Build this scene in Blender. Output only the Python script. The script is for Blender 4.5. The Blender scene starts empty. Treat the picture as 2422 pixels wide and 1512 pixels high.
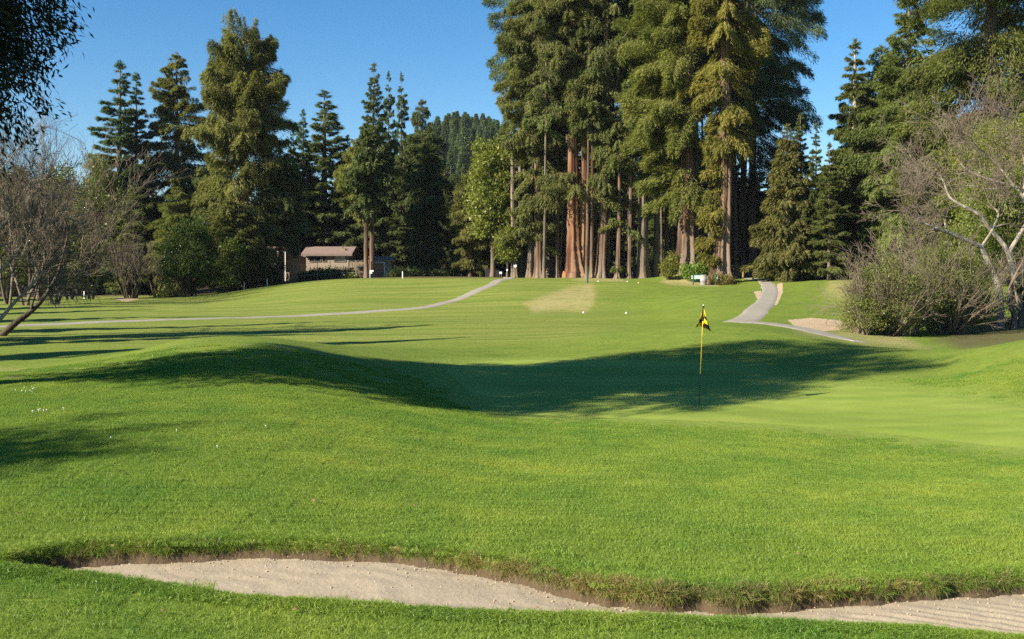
import bpy, math, random
import numpy as np
from mathutils import Vector

SC = bpy.context.scene
COL = SC.collection
F, CX, HY = 2400.0, 1211.0, 640.0          # focal length and horizon in the photograph's own units

# ------------------------------------------------------------------ camera, sky, sun, exposure
cam_d = bpy.data.cameras.new('camera')
cam = bpy.data.objects.new('camera', cam_d)
COL.objects.link(cam)
cam.location = (0, 0, 0)
cam.rotation_euler = (math.radians(90), 0, 0)
cam_d.sensor_width = 36
cam_d.lens = 36 * F / 2422
cam_d.shift_y = -116 / 2422
cam_d.clip_start = 0.1
cam_d.clip_end = 6000
SC.camera = cam

SUN_EL = math.radians(28)
SUN_DIR = Vector((1.0, 0.62, 0)).normalized()            # way the light travels over the ground
SUN_ROT = math.atan2(-SUN_DIR.x, -SUN_DIR.y)             # compass bearing of the sun, clockwise from +Y
world = bpy.data.worlds.new('World')
SC.world = world
world.use_nodes = True
wn = world.node_tree
sky = wn.nodes.new('ShaderNodeTexSky')
sky.sky_type = 'NISHITA'
sky.sun_disc = False
sky.sun_elevation = SUN_EL
sky.sun_rotation = SUN_ROT
sky.altitude = 0
sky.air_density = 1.0
sky.dust_density = 0.0
sky.ozone_density = 4.0
wn.nodes['Background'].inputs[1].default_value = 0.055
hs = wn.nodes.new('ShaderNodeHueSaturation')
hs.inputs['Saturation'].default_value = 1.28
wn.links.new(sky.outputs[0], hs.inputs['Color'])
wn.links.new(hs.outputs[0], wn.nodes['Background'].inputs[0])

sun_d = bpy.data.lights.new('sun', 'SUN')
sun_d.energy = 4.6
sun_d.angle = math.radians(0.53)
sun_d.color = (1.0, 0.90, 0.74)
sun = bpy.data.objects.new('sun', sun_d)
COL.objects.link(sun)
sv = Vector((SUN_DIR.x * math.cos(SUN_EL), SUN_DIR.y * math.cos(SUN_EL), -math.sin(SUN_EL)))
sun.rotation_euler = sv.to_track_quat('-Z', 'Y').to_euler()
sun.location = (-60, -10, 60)

SC.view_settings.view_transform = 'Standard'
SC.view_settings.look = 'None'
SC.view_settings.gamma = 1
SC.view_settings.exposure = 1.50
SC.render.engine = 'CYCLES'
SC.cycles.max_bounces = 5
SC.cycles.diffuse_bounces = 3
SC.cycles.glossy_bounces = 2
SC.cycles.transmission_bounces = 3
SC.cycles.use_denoising = False
SC.cycles.use_adaptive_sampling = False
SC.cycles.sample_clamp_indirect = 4

# ------------------------------------------------------------------ small helpers
def rng_(s):
    return np.random.default_rng(s)

def unit(v):
    return v / np.maximum(np.linalg.norm(v, axis=-1, keepdims=True), 1e-9)

class MB:
    """collects vertices and faces; build() links them as one mesh object"""
    def __init__(s):
        s.v, s.q, s.t, s.n, s.tint = [], [], [], 0, []
        s.ng = []
    def add(s, v, q=None, t=None, tint=0.5):
        v = np.asarray(v, float).reshape(-1, 3)
        s.v.append(v)
        s.tint.append(np.broadcast_to(np.asarray(tint, float), (len(v),)).copy())
        if q is not None and len(q):
            s.q.append(np.asarray(q, int) + s.n)
        if t is not None and len(t):
            s.t.append(np.asarray(t, int) + s.n)
        s.n += len(v)
        return s
    def box(s, c, size, rz=0.0, bev=0.0):
        hx, hy, hz = [d / 2 for d in size]
        b = min(bev, hx * .9, hy * .9, hz * .9)
        pts = []
        if b <= 0:
            for z in (-hz, hz):
                pts += [(-hx, -hy, z), (hx, -hy, z), (hx, hy, z), (-hx, hy, z)]
            q = [(3, 2, 1, 0), (4, 5, 6, 7), (0, 1, 5, 4), (1, 2, 6, 5), (2, 3, 7, 6), (3, 0, 4, 7)]
        else:
            for z, ins in ((-hz, b), (-hz + b, 0), (hz - b, 0), (hz, b)):
                x, y = hx - ins, hy - ins
                pts += [(-x, -y, z), (x, -y, z), (x, y, z), (-x, y, z)]
            q = [(3, 2, 1, 0), (12, 13, 14, 15)]
            for k in range(3):
                for i in range(4):
                    a, c2 = k * 4 + i, k * 4 + (i + 1) % 4
                    q.append((a, c2, c2 + 4, a + 4))
        p = np.array(pts)
        ca, sa = math.cos(rz), math.sin(rz)
        p = np.c_[p[:, 0] * ca - p[:, 1] * sa, p[:, 0] * sa + p[:, 1] * ca, p[:, 2]] + np.asarray(c, float)
        return s.add(p, q)
    def tube(s, pts, rad, n=8, cap=True, ridge=None, tint=0.5):
        pts = np.asarray(pts, float)
        rad = np.broadcast_to(np.asarray(rad, float), (len(pts),))
        tang = unit(np.gradient(pts, axis=0))
        ref = np.array([0.0, 1.0, 0.0]) if abs(tang[0][1]) < 0.9 else np.array([1.0, 0, 0])
        a = unit(np.cross(tang, ref)); b = np.cross(tang, a)
        th = np.linspace(0, 2 * math.pi, n, endpoint=False)
        ring = a[:, None, :] * np.cos(th)[None, :, None] + b[:, None, :] * np.sin(th)[None, :, None]
        R = rad[:, None] * np.ones(n)[None, :]
        if ridge is not None:
            R = R * ridge
        v = pts[:, None, :] + ring * R[..., None]
        m = len(pts)
        i = np.arange(m - 1)[:, None] * n
        j = np.arange(n)[None, :]
        q = np.stack([i + j, i + (j + 1) % n, i + n + (j + 1) % n, i + n + j], -1).reshape(-1, 4)
        s.add(v.reshape(-1, 3), q, tint=tint)
        if cap:
            base = s.n
            s.add([pts[0], pts[-1]], tint=tint)
            t = [(base, base - m * n + (k + 1) % n, base - m * n + k) for k in range(n)]
            t += [(base + 1, base - n + k, base - n + (k + 1) % n) for k in range(n)]
            s.t.append(np.array(t))
        return s
    def prisms(s, p0, p1, r0, r1, n=3, tint=0.5):
        p0, p1 = np.asarray(p0, float), np.asarray(p1, float)
        if not len(p0):
            return s
        d = unit(p1 - p0)
        ref = np.where(np.abs(d[:, 2:3]) < 0.9, np.array([[0, 0, 1.0]]), np.array([[1.0, 0, 0]]))
        a = unit(np.cross(d, ref)); b = np.cross(d, a)
        th = np.linspace(0, 2 * math.pi, n, endpoint=False)
        ring = a[:, None, :] * np.cos(th)[None, :, None] + b[:, None, :] * np.sin(th)[None, :, None]
        v = np.concatenate([p0[:, None] + ring * np.asarray(r0)[:, None, None],
                            p1[:, None] + ring * np.asarray(r1)[:, None, None]], 1)
        k = np.arange(len(p0))[:, None] * 2 * n
        j = np.arange(n)[None]
        q = np.stack([k + j, k + (j + 1) % n, k + n + (j + 1) % n, k + n + j], -1).reshape(-1, 4)
        tt = np.repeat(np.broadcast_to(np.asarray(tint, float), (len(p0),)), 2 * n)
        return s.add(v.reshape(-1, 3), q, tint=tt)
    def leaves(s, P, D, S, L, W, tint=0.5, bend=0.0):
        """one bent rhombus per leaf or spray"""
        P, D, S = (np.asarray(x, float) for x in (P, D, S))
        L = np.broadcast_to(np.asarray(L, float), (len(P),))[:, None]
        W = np.broadcast_to(np.asarray(W, float), (len(P),))[:, None]
        N = np.cross(D, S)
        m = P + D * L * 0.45 + N * L * bend
        v = np.stack([P, m + S * W / 2, P + D * L, m - S * W / 2], 1)
        q = np.arange(len(P) * 4).reshape(-1, 4)
        tt = np.repeat(np.broadcast_to(np.asarray(tint, float), (len(P),)), 4)
        return s.add(v.reshape(-1, 3), q, tint=tt)
    def mesh(s, name, mat, smooth=False):
        V = np.concatenate(s.v)
        me = bpy.data.meshes.new(name)
        nq = sum(len(x) for x in s.q); nt = sum(len(x) for x in s.t)
        Q = np.concatenate(s.q).ravel() if nq else np.zeros(0, int)
        T = np.concatenate(s.t).ravel() if nt else np.zeros(0, int)
        me.vertices.add(len(V)); me.vertices.foreach_set('co', V.ravel().astype('f4'))
        me.loops.add(len(Q) + len(T))
        me.loops.foreach_set('vertex_index', np.r_[Q, T].astype('i4'))
        me.polygons.add(nq + nt)
        ls = np.r_[np.arange(nq) * 4, nq * 4 + np.arange(nt) * 3]
        me.polygons.foreach_set('loop_start', ls.astype('i4'))
        if name in ('trunk', 'crown', 'twigs', 'foliage', 'stems', 'forest', 'lower_pole', 'pole', 'drum', 'lid', 'rail', 'crossbar') or name[:5] in ('grass', 'tuft_', 'lip_a', 'lip_b', 'lip_c', 'thatc'):
            smooth = True
        me.polygons.foreach_set('use_smooth', np.full(nq + nt, bool(smooth)))
        at = me.attributes.new('tint', 'FLOAT', 'POINT')
        at.data.foreach_set('value', np.concatenate(s.tint).astype('f4'))
        me.materials.append(mat)
        me.update(calc_edges=True)
        return me
    def build(s, name, mat, parent=None, smooth=False, loc=(0, 0, 0)):
        o = bpy.data.objects.new(name, s.mesh(name, mat, smooth))
        COL.objects.link(o)
        o.location = loc
        if parent is not None:
            o.parent = parent
        return o

def tag(o, label=None, cat=None, group=None, kind=None):
    for k, v in (('label', label), ('category', cat), ('group', group), ('kind', kind)):
        if v:
            o[k] = v
    return o

def thing(name, label, cat, loc=(0, 0, 0), rz=0.0, group=None):
    o = bpy.data.objects.new(name, None)
    COL.objects.link(o)
    o.location = loc
    o.rotation_euler = (0, 0, rz)
    o.empty_display_size = 0.3
    return tag(o, label, cat, group)

def dup(root, loc, rz=0.0, scale=(1, 1, 1), label=None, cat=None, group=None, color=None, name=None):
    r = root.copy(); COL.objects.link(r)
    if name: r.name = name
    r.location = loc; r.rotation_euler = (0, 0, rz); r.scale = scale
    for k in ('label', 'category', 'group', 'kind'):
        if k in r: del r[k]
    tag(r, label, cat, group)
    for ch in list(root.children):
        c = ch.copy(); COL.objects.link(c); c.parent = r
        if color is not None and ch.name.startswith('crown'):
            c.color = (*color, 1)
        for g in list(ch.children):
            d = g.copy(); COL.objects.link(d); d.parent = c
    return r

# ------------------------------------------------------------------ materials
def mat_new(name):
    m = bpy.data.materials.new(name)
    m.use_nodes = True
    m.node_tree.nodes.clear()
    return m, m.node_tree

class NT:
    def __init__(s, nt): s.nt = nt
    def n(s, typ, **kw):
        x = s.nt.nodes.new(typ)
        for k, v in kw.items():
            setattr(x, k, v)
        return x
    def l(s, a, b): s.nt.links.new(a, b)
    def noise(s, scale, detail=3, rough=0.55, vec=None, dist=0.0):
        x = s.n('ShaderNodeTexNoise')
        x.inputs['Scale'].default_value = scale
        x.inputs['Detail'].default_value = detail
        x.inputs['Roughness'].default_value = rough
        x.inputs['Distortion'].default_value = dist
        if vec is not None: s.l(vec, x.inputs['Vector'])
        return x.outputs[0]
    def mapping(s, scale, coord='Object', rot=(0, 0, 0)):
        tc = s.n('ShaderNodeTexCoord')
        mp = s.n('ShaderNodeMapping')
        mp.inputs['Scale'].default_value = scale
        mp.inputs['Rotation'].default_value = rot
        s.l(tc.outputs[coord], mp.inputs[0])
        return mp.outputs[0]
    def ramp(s, fac, stops):
        r = s.n('ShaderNodeValToRGB')
        e = r.color_ramp.elements
        while len(e) < len(stops): e.new(0.5)
        for k, (p, c) in enumerate(stops):
            e[k].position = p
            e[k].color = (c[0], c[1], c[2], 1) if hasattr(c, '__len__') else (c, c, c, 1)
        s.l(fac, r.inputs[0])
        return r.outputs[0]
    def mix(s, fac, a, b, mode='MIX'):
        x = s.n('ShaderNodeMix', data_type='RGBA', blend_type=mode)
        for inp, val in ((x.inputs[0], fac), (x.inputs[6], a), (x.inputs[7], b)):
            if hasattr(val, 'node'): s.l(val, inp)
            elif hasattr(val, '__len__'): inp.default_value = (val[0], val[1], val[2], 1)
            else: inp.default_value = val
        return x.outputs[2]
    def math(s, op, a, b=0.0, clamp=False):
        x = s.n('ShaderNodeMath', operation=op, use_clamp=clamp)
        for inp, val in ((x.inputs[0], a), (x.inputs[1], b)):
            if hasattr(val, 'node'): s.l(val, inp)
            else: inp.default_value = val
        return x.outputs[0]
    def attr(s, name):
        x = s.n('ShaderNodeAttribute'); x.attribute_name = name
        return x.outputs['Fac']
    def bump(s, h, strength=0.5, dist=0.05):
        b = s.n('ShaderNodeBump')
        b.inputs['Strength'].default_value = strength
        b.inputs['Distance'].default_value = dist
        s.l(h, b.inputs['Height'])
        return b.outputs[0]
    def out(s, shader):
        o = s.n('ShaderNodeOutputMaterial'); s.l(shader, o.inputs[0])
    def princ(s, col, rough=0.8, normal=None, spec=0.3, metal=0.0):
        p = s.n('ShaderNodeBsdfPrincipled')
        if hasattr(col, 'node'): s.l(col, p.inputs['Base Color'])
        else: p.inputs['Base Color'].default_value = (*col, 1)
        if hasattr(rough, 'node'): s.l(rough, p.inputs['Roughness'])
        else: p.inputs['Roughness'].default_value = rough
        p.inputs['Specular IOR Level'].default_value = spec
        p.inputs['Metallic'].default_value = metal
        if normal is not None: s.l(normal, p.inputs['Normal'])
        return p.outputs[0]

def foliage_mat(name, dark, light, transl=0.3, gloss=0.0):
    """leaves: hue varies from spray to spray and from tree to tree (object colour)"""
    m, nt = mat_new(name); g = NT(nt)
    c = g.mix(g.attr('tint'), dark, light)
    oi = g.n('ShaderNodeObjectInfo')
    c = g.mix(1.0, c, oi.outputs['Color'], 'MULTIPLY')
    d = g.n('ShaderNodeBsdfDiffuse'); g.l(c, d.inputs[0])
    t = g.n('ShaderNodeBsdfTranslucent')
    g.l(g.mix(1.0, c, (1.1, 1.25, 0.5), 'MULTIPLY'), t.inputs[0])
    mx = g.n('ShaderNodeMixShader'); mx.inputs[0].default_value = transl
    g.l(d.outputs[0], mx.inputs[1]); g.l(t.outputs[0], mx.inputs[2])
    sh = mx.outputs[0]
    if gloss:
        gl = g.n('ShaderNodeBsdfGlossy'); gl.inputs['Roughness'].default_value = 0.4
        gl.inputs[0].default_value = (0.8, 0.85, 0.9, 1)
        m2 = g.n('ShaderNodeMixShader'); m2.inputs[0].default_value = gloss
        g.l(sh, m2.inputs[1]); g.l(gl.outputs[0], m2.inputs[2]); sh = m2.outputs[0]
    g.out(sh)
    return m

def bark_mat(name, a, b, c, sx=5.0, sz=0.35, bump=0.9, dist=0.12):
    m, nt = mat_new(name); g = NT(nt)
    vec = g.mapping((sx, sx, sz))
    n1 = g.noise(1.0, 5, 0.6, vec, 0.4)
    vec2 = g.mapping((0.5, 0.5, 0.12))
    n2 = g.noise(1.0, 3, 0.5, vec2)
    col = g.mix(g.ramp(n1, [(0.42, 0), (0.66, 1)]), a, b)
    col = g.mix(g.ramp(n2, [(0.42, 0), (0.68, 1)]), col, c)
    col = g.mix(g.math('MULTIPLY', g.attr('tint'), 0.0), col, c)
    g.out(g.princ(col, 0.9, g.bump(n1, bump, dist), 0.15))
    return m

def plain_mat(name, col, rough=0.6, var=0.25, scale=8.0, spec=0.3, bump=0.0, metal=0.0):
    m, nt = mat_new(name); g = NT(nt)
    n = g.noise(scale, 4, 0.6, g.mapping((1, 1, 1)))
    lo = tuple(x * (1 - var) for x in col); hi = tuple(min(1, x * (1 + var)) for x in col)
    c = g.mix(g.ramp(n, [(0.3, 0), (0.7, 1)]), lo, hi)
    g.out(g.princ(c, rough, g.bump(n, bump, 0.02) if bump else None, spec, metal))
    return m

M = {}
M['conifer'] = foliage_mat('conifer_foliage', (0.108, 0.128, 0.054), (0.212, 0.222, 0.095), 0.33)
M['broad'] = foliage_mat('broadleaf_foliage', (0.10, 0.122, 0.040), (0.20, 0.215, 0.07), 0.32, 0.02)
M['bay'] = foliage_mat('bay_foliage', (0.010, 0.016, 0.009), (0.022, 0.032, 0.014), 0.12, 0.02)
M['bark_red'] = bark_mat('redwood_bark', (0.050, 0.028, 0.018), (0.225, 0.138, 0.088), (0.21, 0.165, 0.125), 1.7, 0.10)
M['bark_orange'] = bark_mat('orange_redwood_bark', (0.060, 0.027, 0.016), (0.32, 0.150, 0.075), (0.27, 0.17, 0.105), 1.7, 0.10)
M['bark_grey'] = bark_mat('grey_bark', (0.060, 0.050, 0.038), (0.23, 0.19, 0.145), (0.19, 0.135, 0.09), 2.2, 0.16)
M['bark_pale'] = bark_mat('pale_bark', (0.17, 0.145, 0.115), (0.43, 0.395, 0.34), (0.30, 0.265, 0.21), 3.0, 1.2, 0.4)
M['bark_dark'] = bark_mat('dark_bark', (0.035, 0.027, 0.02), (0.10, 0.08, 0.06), (0.07, 0.06, 0.04), 8.0, 2.0, 0.6, 0.05)
M['twig'] = plain_mat('twig_bark', (0.165, 0.132, 0.10), 0.85, 0.35, 0.6, 0.1)
M['twig_brown'] = plain_mat('brown_twig', (0.080, 0.063, 0.048), 0.85, 0.3, 0.6, 0.1)
M['white_metal'] = plain_mat('white_paint', (0.78, 0.78, 0.75), 0.5, 0.06, 5)
M['pale_green_paint'] = plain_mat('pale_green_paint', (0.42, 0.52, 0.47), 0.5, 0.1, 8)
M['green_paint'] = plain_mat('dark_green_paint', (0.02, 0.075, 0.05), 0.4, 0.2, 8)
M['black_green'] = plain_mat('black_green_paint', (0.012, 0.022, 0.016), 0.4, 0.2, 12)
M['yellow_paint'] = plain_mat('yellow_paint', (0.80, 0.55, 0.06), 0.35, 0.06, 10)
M['grey_drum'] = plain_mat('grey_drum_plastic', (0.25, 0.25, 0.235), 0.6, 0.08, 3)
M['gold_wood'] = plain_mat('golden_weathered_wood', (0.36, 0.25, 0.09), 0.7, 0.3, 4)
M['dark_grey'] = plain_mat('dark_grey_plastic', (0.025, 0.028, 0.03), 0.6, 0.3, 3)
M['sign_grey'] = plain_mat('grey_sign_face', (0.26, 0.33, 0.38), 0.45, 0.15, 6)
M['tan_wall'] = plain_mat('tan_stucco', (0.27, 0.225, 0.165), 0.9, 0.12, 2.0, 0.15)
M['tan_wall2'] = plain_mat('tan_siding', (0.28, 0.22, 0.15), 0.9, 0.15, 2.0, 0.15)  # plain tan siding for the wing, cabin and shed
M['roof'] = plain_mat('brown_pink_shingles', (0.21, 0.15, 0.13), 0.85, 0.2, 5.0, 0.15, 0.4)
M['glass'] = plain_mat('dark_window_glass', (0.02, 0.025, 0.028), 0.08, 0.2, 1.0, 0.6)
M['frame'] = plain_mat('window_frame_paint', (0.16, 0.13, 0.10), 0.6, 0.1, 4)
M['brown_door'] = plain_mat('brown_plank_door', (0.30, 0.135, 0.07), 0.75, 0.2, 6, 0.2)
M['fence_wood'] = plain_mat('weathered_fence_wood', (0.24, 0.18, 0.12), 0.85, 0.3, 3, 0.15)
M['leaf_litter'] = plain_mat('dead_leaf', (0.20, 0.125, 0.06), 0.8, 0.4, 20, 0.2)
M['flower'] = plain_mat('white_petal', (0.80, 0.80, 0.76), 0.6, 0.05, 10)

# ------------------------------------------------------------------ terrain height
def pchip(x, y, xi):
    x = np.asarray(x, float); y = np.asarray(y, float)
    h = np.diff(x); dl = np.diff(y) / h
    m = np.zeros(len(x))
    for i in range(1, len(x) - 1):
        if dl[i - 1] * dl[i] > 0:
            w1, w2 = 2 * h[i] + h[i - 1], h[i] + 2 * h[i - 1]
            m[i] = (w1 + w2) / (w1 / dl[i - 1] + w2 / dl[i])
    m[0], m[-1] = dl[0], dl[-1]
    xi = np.clip(xi, x[0], x[-1])
    k = np.clip(np.searchsorted(x, xi) - 1, 0, len(x) - 2)
    t = (xi - x[k]) / h[k]
    return ((2 * t**3 - 3 * t**2 + 1) * y[k] + (t**3 - 2 * t**2 + t) * h[k] * m[k]
            + (-2 * t**3 + 3 * t**2) * y[k + 1] + (t**3 - t**2) * h[k] * m[k + 1])

PROF = {   # bearing (photo units) : list of (depth m, height m below the eye)
    -1500: [(2.5, -2.1), (6.3, -2.24), (8, -2.2), (14, -2.3), (22, -2.7), (35, -3), (120, -3), (800, -3)],
    -500: [(2.5, -2.1), (6.3, -2.24), (8, -2.2), (14, -2.15), (22, -2.6), (35, -3), (120, -3), (800, -3)],
    0: [(2.5, -2.1), (6.3, -2.24), (8, -2.2), (13, -2.12), (18, -2.05), (21, -2.15), (25, -2.5), (33, -2.95), (46, -3), (112, -2.98), (800, -3)],
    250: [(2.5, -2.1), (6.3, -2.24), (8, -2.2), (14, -2.08), (20, -2.02), (24, -2.10), (29, -2.5), (38, -2.95), (46, -3), (112, -2.93), (800, -3)],
    480: [(2.5, -2.1), (6.3, -2.24), (8, -2.2), (14, -2.08), (20, -1.93), (25, -1.80), (28.5, -1.86), (33, -2.3), (40, -2.95), (46, -3), (90, -2.95), (112, -2.75), (800, -2.6)],
    600: [(2.5, -2.1), (6.3, -2.24), (8, -2.2), (14, -2.10), (20, -1.96), (25, -1.80), (28.5, -1.85), (33, -2.3), (40, -2.92), (46, -3), (72, -2.95), (92, -2.45), (112, -1.85), (170, -1.5), (800, -1.5)],
    850: [(2.5, -2.1), (6.3, -2.24), (8, -2.2), (14, -2.27), (20, -2.32), (25, -2.28), (29, -2.28), (33, -2.5), (40, -2.92), (46, -3), (66, -2.95), (90, -1.75), (112, -0.85), (170, -0.8), (800, -0.8)],
    1040: [(2.5, -2.1), (6.3, -2.24), (8, -2.2), (14, -2.42), (20, -2.60), (26, -2.58), (31, -2.55), (38, -2.85), (48, -2.95), (66, -2.9), (90, -1.7), (106, -0.78), (200, -0.8), (800, -0.8)],
    1211: [(2.5, -2.1), (6.3, -2.24), (8, -2.2), (14, -2.53), (19.3, -2.79), (21, -2.82), (26, -2.77), (31, -2.7), (36, -2.76), (48, -2.92), (66, -2.88), (85, -1.6), (100, -0.83), (200, -0.9), (800, -0.9)],
    1500: [(2.5, -2.1), (6.3, -2.25), (8, -2.22), (14, -2.55), (19.3, -2.81), (24, -2.78), (30, -2.63), (34, -2.5), (39, -2.42), (46, -2.7), (52, -2.85), (66, -2.85), (82, -1.9), (93, -1.2), (99, -1.0), (108, -0.98), (200, -1), (800, -1)],
    1720: [(2.5, -2.1), (6.3, -2.25), (8, -2.22), (14, -2.6), (19, -2.82), (24, -2.75), (30, -2.58), (34, -2.25), (38, -2.03), (44, -2.35), (50, -2.55), (56, -2.5), (65, -2.15), (80, -1.65), (95, -1.42), (104, -1.5), (112, -1.3), (130, -0.9), (200, -1), (800, -1)],
    1830: [(2.5, -2.1), (6.3, -2.25), (8, -2.22), (14, -2.6), (19, -2.84), (24, -2.75), (30, -2.6), (36, -2.15), (42, -2.38), (48, -2.55), (54, -2.5), (65, -2.2), (80, -1.65), (94, -1.05), (105, -0.82), (115, -0.8), (200, -0.9), (800, -0.9)],
    2030: [(2.5, -2.1), (6.3, -2.25), (8, -2.22), (11, -2.45), (17, -2.85), (22, -2.78), (28, -2.6), (33, -2.43), (38, -2.74), (48, -2.78), (56, -2.6), (75, -1.6), (100, -0.62), (120, -0.6), (800, -0.6)],
    2200: [(2.5, -2.1), (6.3, -2.25), (8, -2.22), (11, -2.45), (16, -2.82), (20, -2.75), (26, -2.60), (31, -2.42), (38, -2.95), (50, -2.95), (70, -1.9), (100, -0.7), (800, -0.6)],
    2422: [(2.5, -2.1), (6.3, -2.25), (8, -2.22), (11, -2.48), (15.5, -2.76), (20, -2.64), (24, -2.15), (27.5, -1.84), (33, -2.55), (42, -2.85), (60, -2.4), (100, -0.8), (800, -0.6)],
    3000: [(2.5, -2.1), (6.3, -2.25), (8, -2.22), (15, -2.5), (20, -2.35), (27, -1.5), (36, -2.2), (100, -1), (800, -0.8)],
    4200: [(2.5, -2.1), (6.3, -2.25), (8, -2.22), (15, -2.4), (20, -2.4), (27, -1.8), (40, -2.0), (100, -1), (800, -0.8)],
}
PX_T = np.arange(-2400, 4801, 12.0)
LD0, LD1, ND = math.log(2.5), math.log(800), 620
LD_T = np.linspace(LD0, LD1, ND)
_cols = sorted(PROF)
_tab = np.array([pchip(np.log([p[0] for p in PROF[c]]), [p[1] for p in PROF[c]], LD_T) for c in _cols])
TAB = np.stack([pchip(_cols, _tab[:, k], PX_T) for k in range(ND)], 1)
def gsm(a, sig, ax):
    r = int(sig * 3) + 1
    k = np.exp(-0.5 * (np.arange(-r, r + 1) / sig) ** 2); k /= k.sum()
    pad = [(0, 0), (0, 0)]; pad[ax] = (r, r)
    b = np.pad(a, pad, mode='edge')
    return sum(k[i] * np.take(b, np.arange(i, i + a.shape[ax]), ax) for i in range(2 * r + 1))
TAB = gsm(gsm(TAB, 3.5, 0), 4.0, 1)

def H0(X, Y):
    X, Y = np.broadcast_arrays(np.asarray(X, float), np.asarray(Y, float))
    Yc = np.maximum(Y, 2.5)
    a = np.clip((CX + F * X / Yc + 2400) / 12.0, 0, len(PX_T) - 1.001)
    b = np.clip((np.log(Yc) - LD0) / (LD1 - LD0) * (ND - 1), 0, ND - 1.001)
    i, j = a.astype(int), b.astype(int); a, b = a - i, b - j
    z = (TAB[i, j] * (1 - a) * (1 - b) + TAB[i + 1, j] * a * (1 - b) + TAB[i, j + 1] * (1 - a) * b + TAB[i + 1, j + 1] * a * b)
    w = np.clip((Y - 10) / 10, 0, 1)
    wf = np.clip((Y - 40) / 15, 0, 1)
    z = z + 0.012 * w * (np.sin(X * 1.3 + 0.7 * np.sin(Y * 0.6)) * np.sin(Y * 1.1 + 1.0) + np.sin(X * 0.53 - Y * 0.71 + 2))
    z = z + 0.085 * wf * np.sin(Y * 0.42 + 0.9 * np.sin(X * 0.13)) * np.sin(X * 0.17 + 0.5 * np.sin(Y * .2))
    z = z + 0.006 * np.clip((Y - 5) / 6, 0, 1) * np.sin(X * 5.1 + Y * 1.7) * np.sin(Y * 4.3 - X * 0.9)
    # mound under the two biggest trunks
    for (px, d, r, h) in ((1640, 104.5, 3.8, 1.1), (1706, 99, 2.2, 0.3), (1365, 113, 2.2, .22), (1420, 112, 2.2, .16)):
        z = z + h * np.exp(-(((X - (px - CX) / F * d) ** 2 + (Y - d) ** 2) / (r * r)))
    return z

# bunker outline: far lip and near edge, photo units -> ground
LIP = [(-110, 1352), (-40, 1340), (60, 1326), (180, 1310), (300, 1304), (420, 1301), (600, 1299), (760, 1302), (900, 1307), (1050, 1324), (1200, 1348),
       (1350, 1376), (1450, 1390), (1560, 1400), (1700, 1402), (1850, 1398), (2000, 1394), (2150, 1384), (2300, 1375), (2450, 1369), (2650, 1364), (2800, 1372)]
NEAR = [(-110, 1352), (0, 1354), (180, 1364), (350, 1386), (520, 1410), (700, 1426), (900, 1437), (1100, 1451), (1250, 1456), (1500, 1457), (1680, 1466),
        (1900, 1473), (2150, 1484), (2300, 1498), (2450, 1512), (2650, 1525), (2800, 1500)]
def togr(l, z):
    d = [-z * F / (py - HY) for _, py in l]
    return np.array([((px - CX) / F * dd, dd) for (px, _), dd in zip(l, d)])
def dens(p, n=8):
    p = np.asarray(p); t = np.arange(len(p))
    ti = np.linspace(0, len(p) - 1, (len(p) - 1) * n + 1)
    return np.c_[pchip(t, p[:, 0], ti), pchip(t, p[:, 1], ti)]
LIPG = dens(togr([(a, b - 7) for a, b in LIP], -2.205)); NEARG = dens(togr([(a, b + 5) for a, b in NEAR], -2.25))
_r = rng_(3)
_jit = gsm(_r.normal(0, 1, (1, len(LIPG))), 1.2, 1)[0] * 0.035
LIPG[:, 1] += _jit
POLY = np.r_[LIPG, NEARG[::-1]]
def dist_line(X, Y, L):
    best = np.full(X.shape, 1e9)
    for (x0, y0), (x1, y1) in zip(L[:-1], L[1:]):
        dx, dy = x1 - x0, y1 - y0
        t = np.clip(((X - x0) * dx + (Y - y0) * dy) / (dx * dx + dy * dy + 1e-12), 0, 1)
        best = np.minimum(best, (X - x0 - t * dx) ** 2 + (Y - y0 - t * dy) ** 2)
    return np.sqrt(best)
def inside(X, Y, P):
    c = np.zeros(X.shape, bool)
    for (x0, y0), (x1, y1) in zip(P, np.roll(P, -1, 0)):
        if y0 == y1: continue
        c ^= ((y0 > Y) != (y1 > Y)) & (X < (x1 - x0) * (Y - y0) / (y1 - y0) + x0)
    return c
def sstep(a, b, x):
    t = np.clip((x - a) / (b - a), 0, 1)
    return t * t * (3 - 2 * t)
def bunker(X, Y):
    """(inside mask, carve depth)"""
    X = np.asarray(X, float); Y = np.asarray(Y, float)
    ins = np.zeros(X.shape, bool); dep = np.zeros(X.shape)
    near = (Y > 5.3) & (Y < 9) & (np.abs(X) < 6.2)
    if near.any():
        x, y = X[near], Y[near]
        i = inside(x, y, POLY)
        df, dn = dist_line(x, y, LIPG), dist_line(x, y, NEARG)
        d = np.interp(CX + F * x / y, [0, 250, 600, 900, 1350, 1750, 2200], [.13, .13, .10, .085, .11, .125, .095]) * sstep(0, 0.03, df) * sstep(0.0, np.interp(CX + F * x / y, [100, 600], [.10, .30]), dn) + 0.03 * sstep(0.1, 1.0, df) * sstep(0, .6, dn)
        d += np.where(x > 2.2, 0.006 * np.sin((x * .45 + y * 1.0) * 62 + .6 * np.sin(x * 9)), 0) * sstep(0.1, .3, df)
        ins[near] = i; dep[near] = np.where(i, d, 0)
        # the turf rolls up to the lip
        up = np.where(~i & (y > 6.6) & (df < 0.6), 0.028 * (1 - sstep(0, 0.6, df)), 0)
        dep[near] -= up
    return ins, dep
def H(X, Y):
    return H0(X, Y) - bunker(X, Y)[1]
def Hs(x, y):
    return float(H(np.array([x]), np.array([y]))[0])
def at(px, d):
    x = (px - CX) / F * d
    return (x, d, Hs(x, d))
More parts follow.
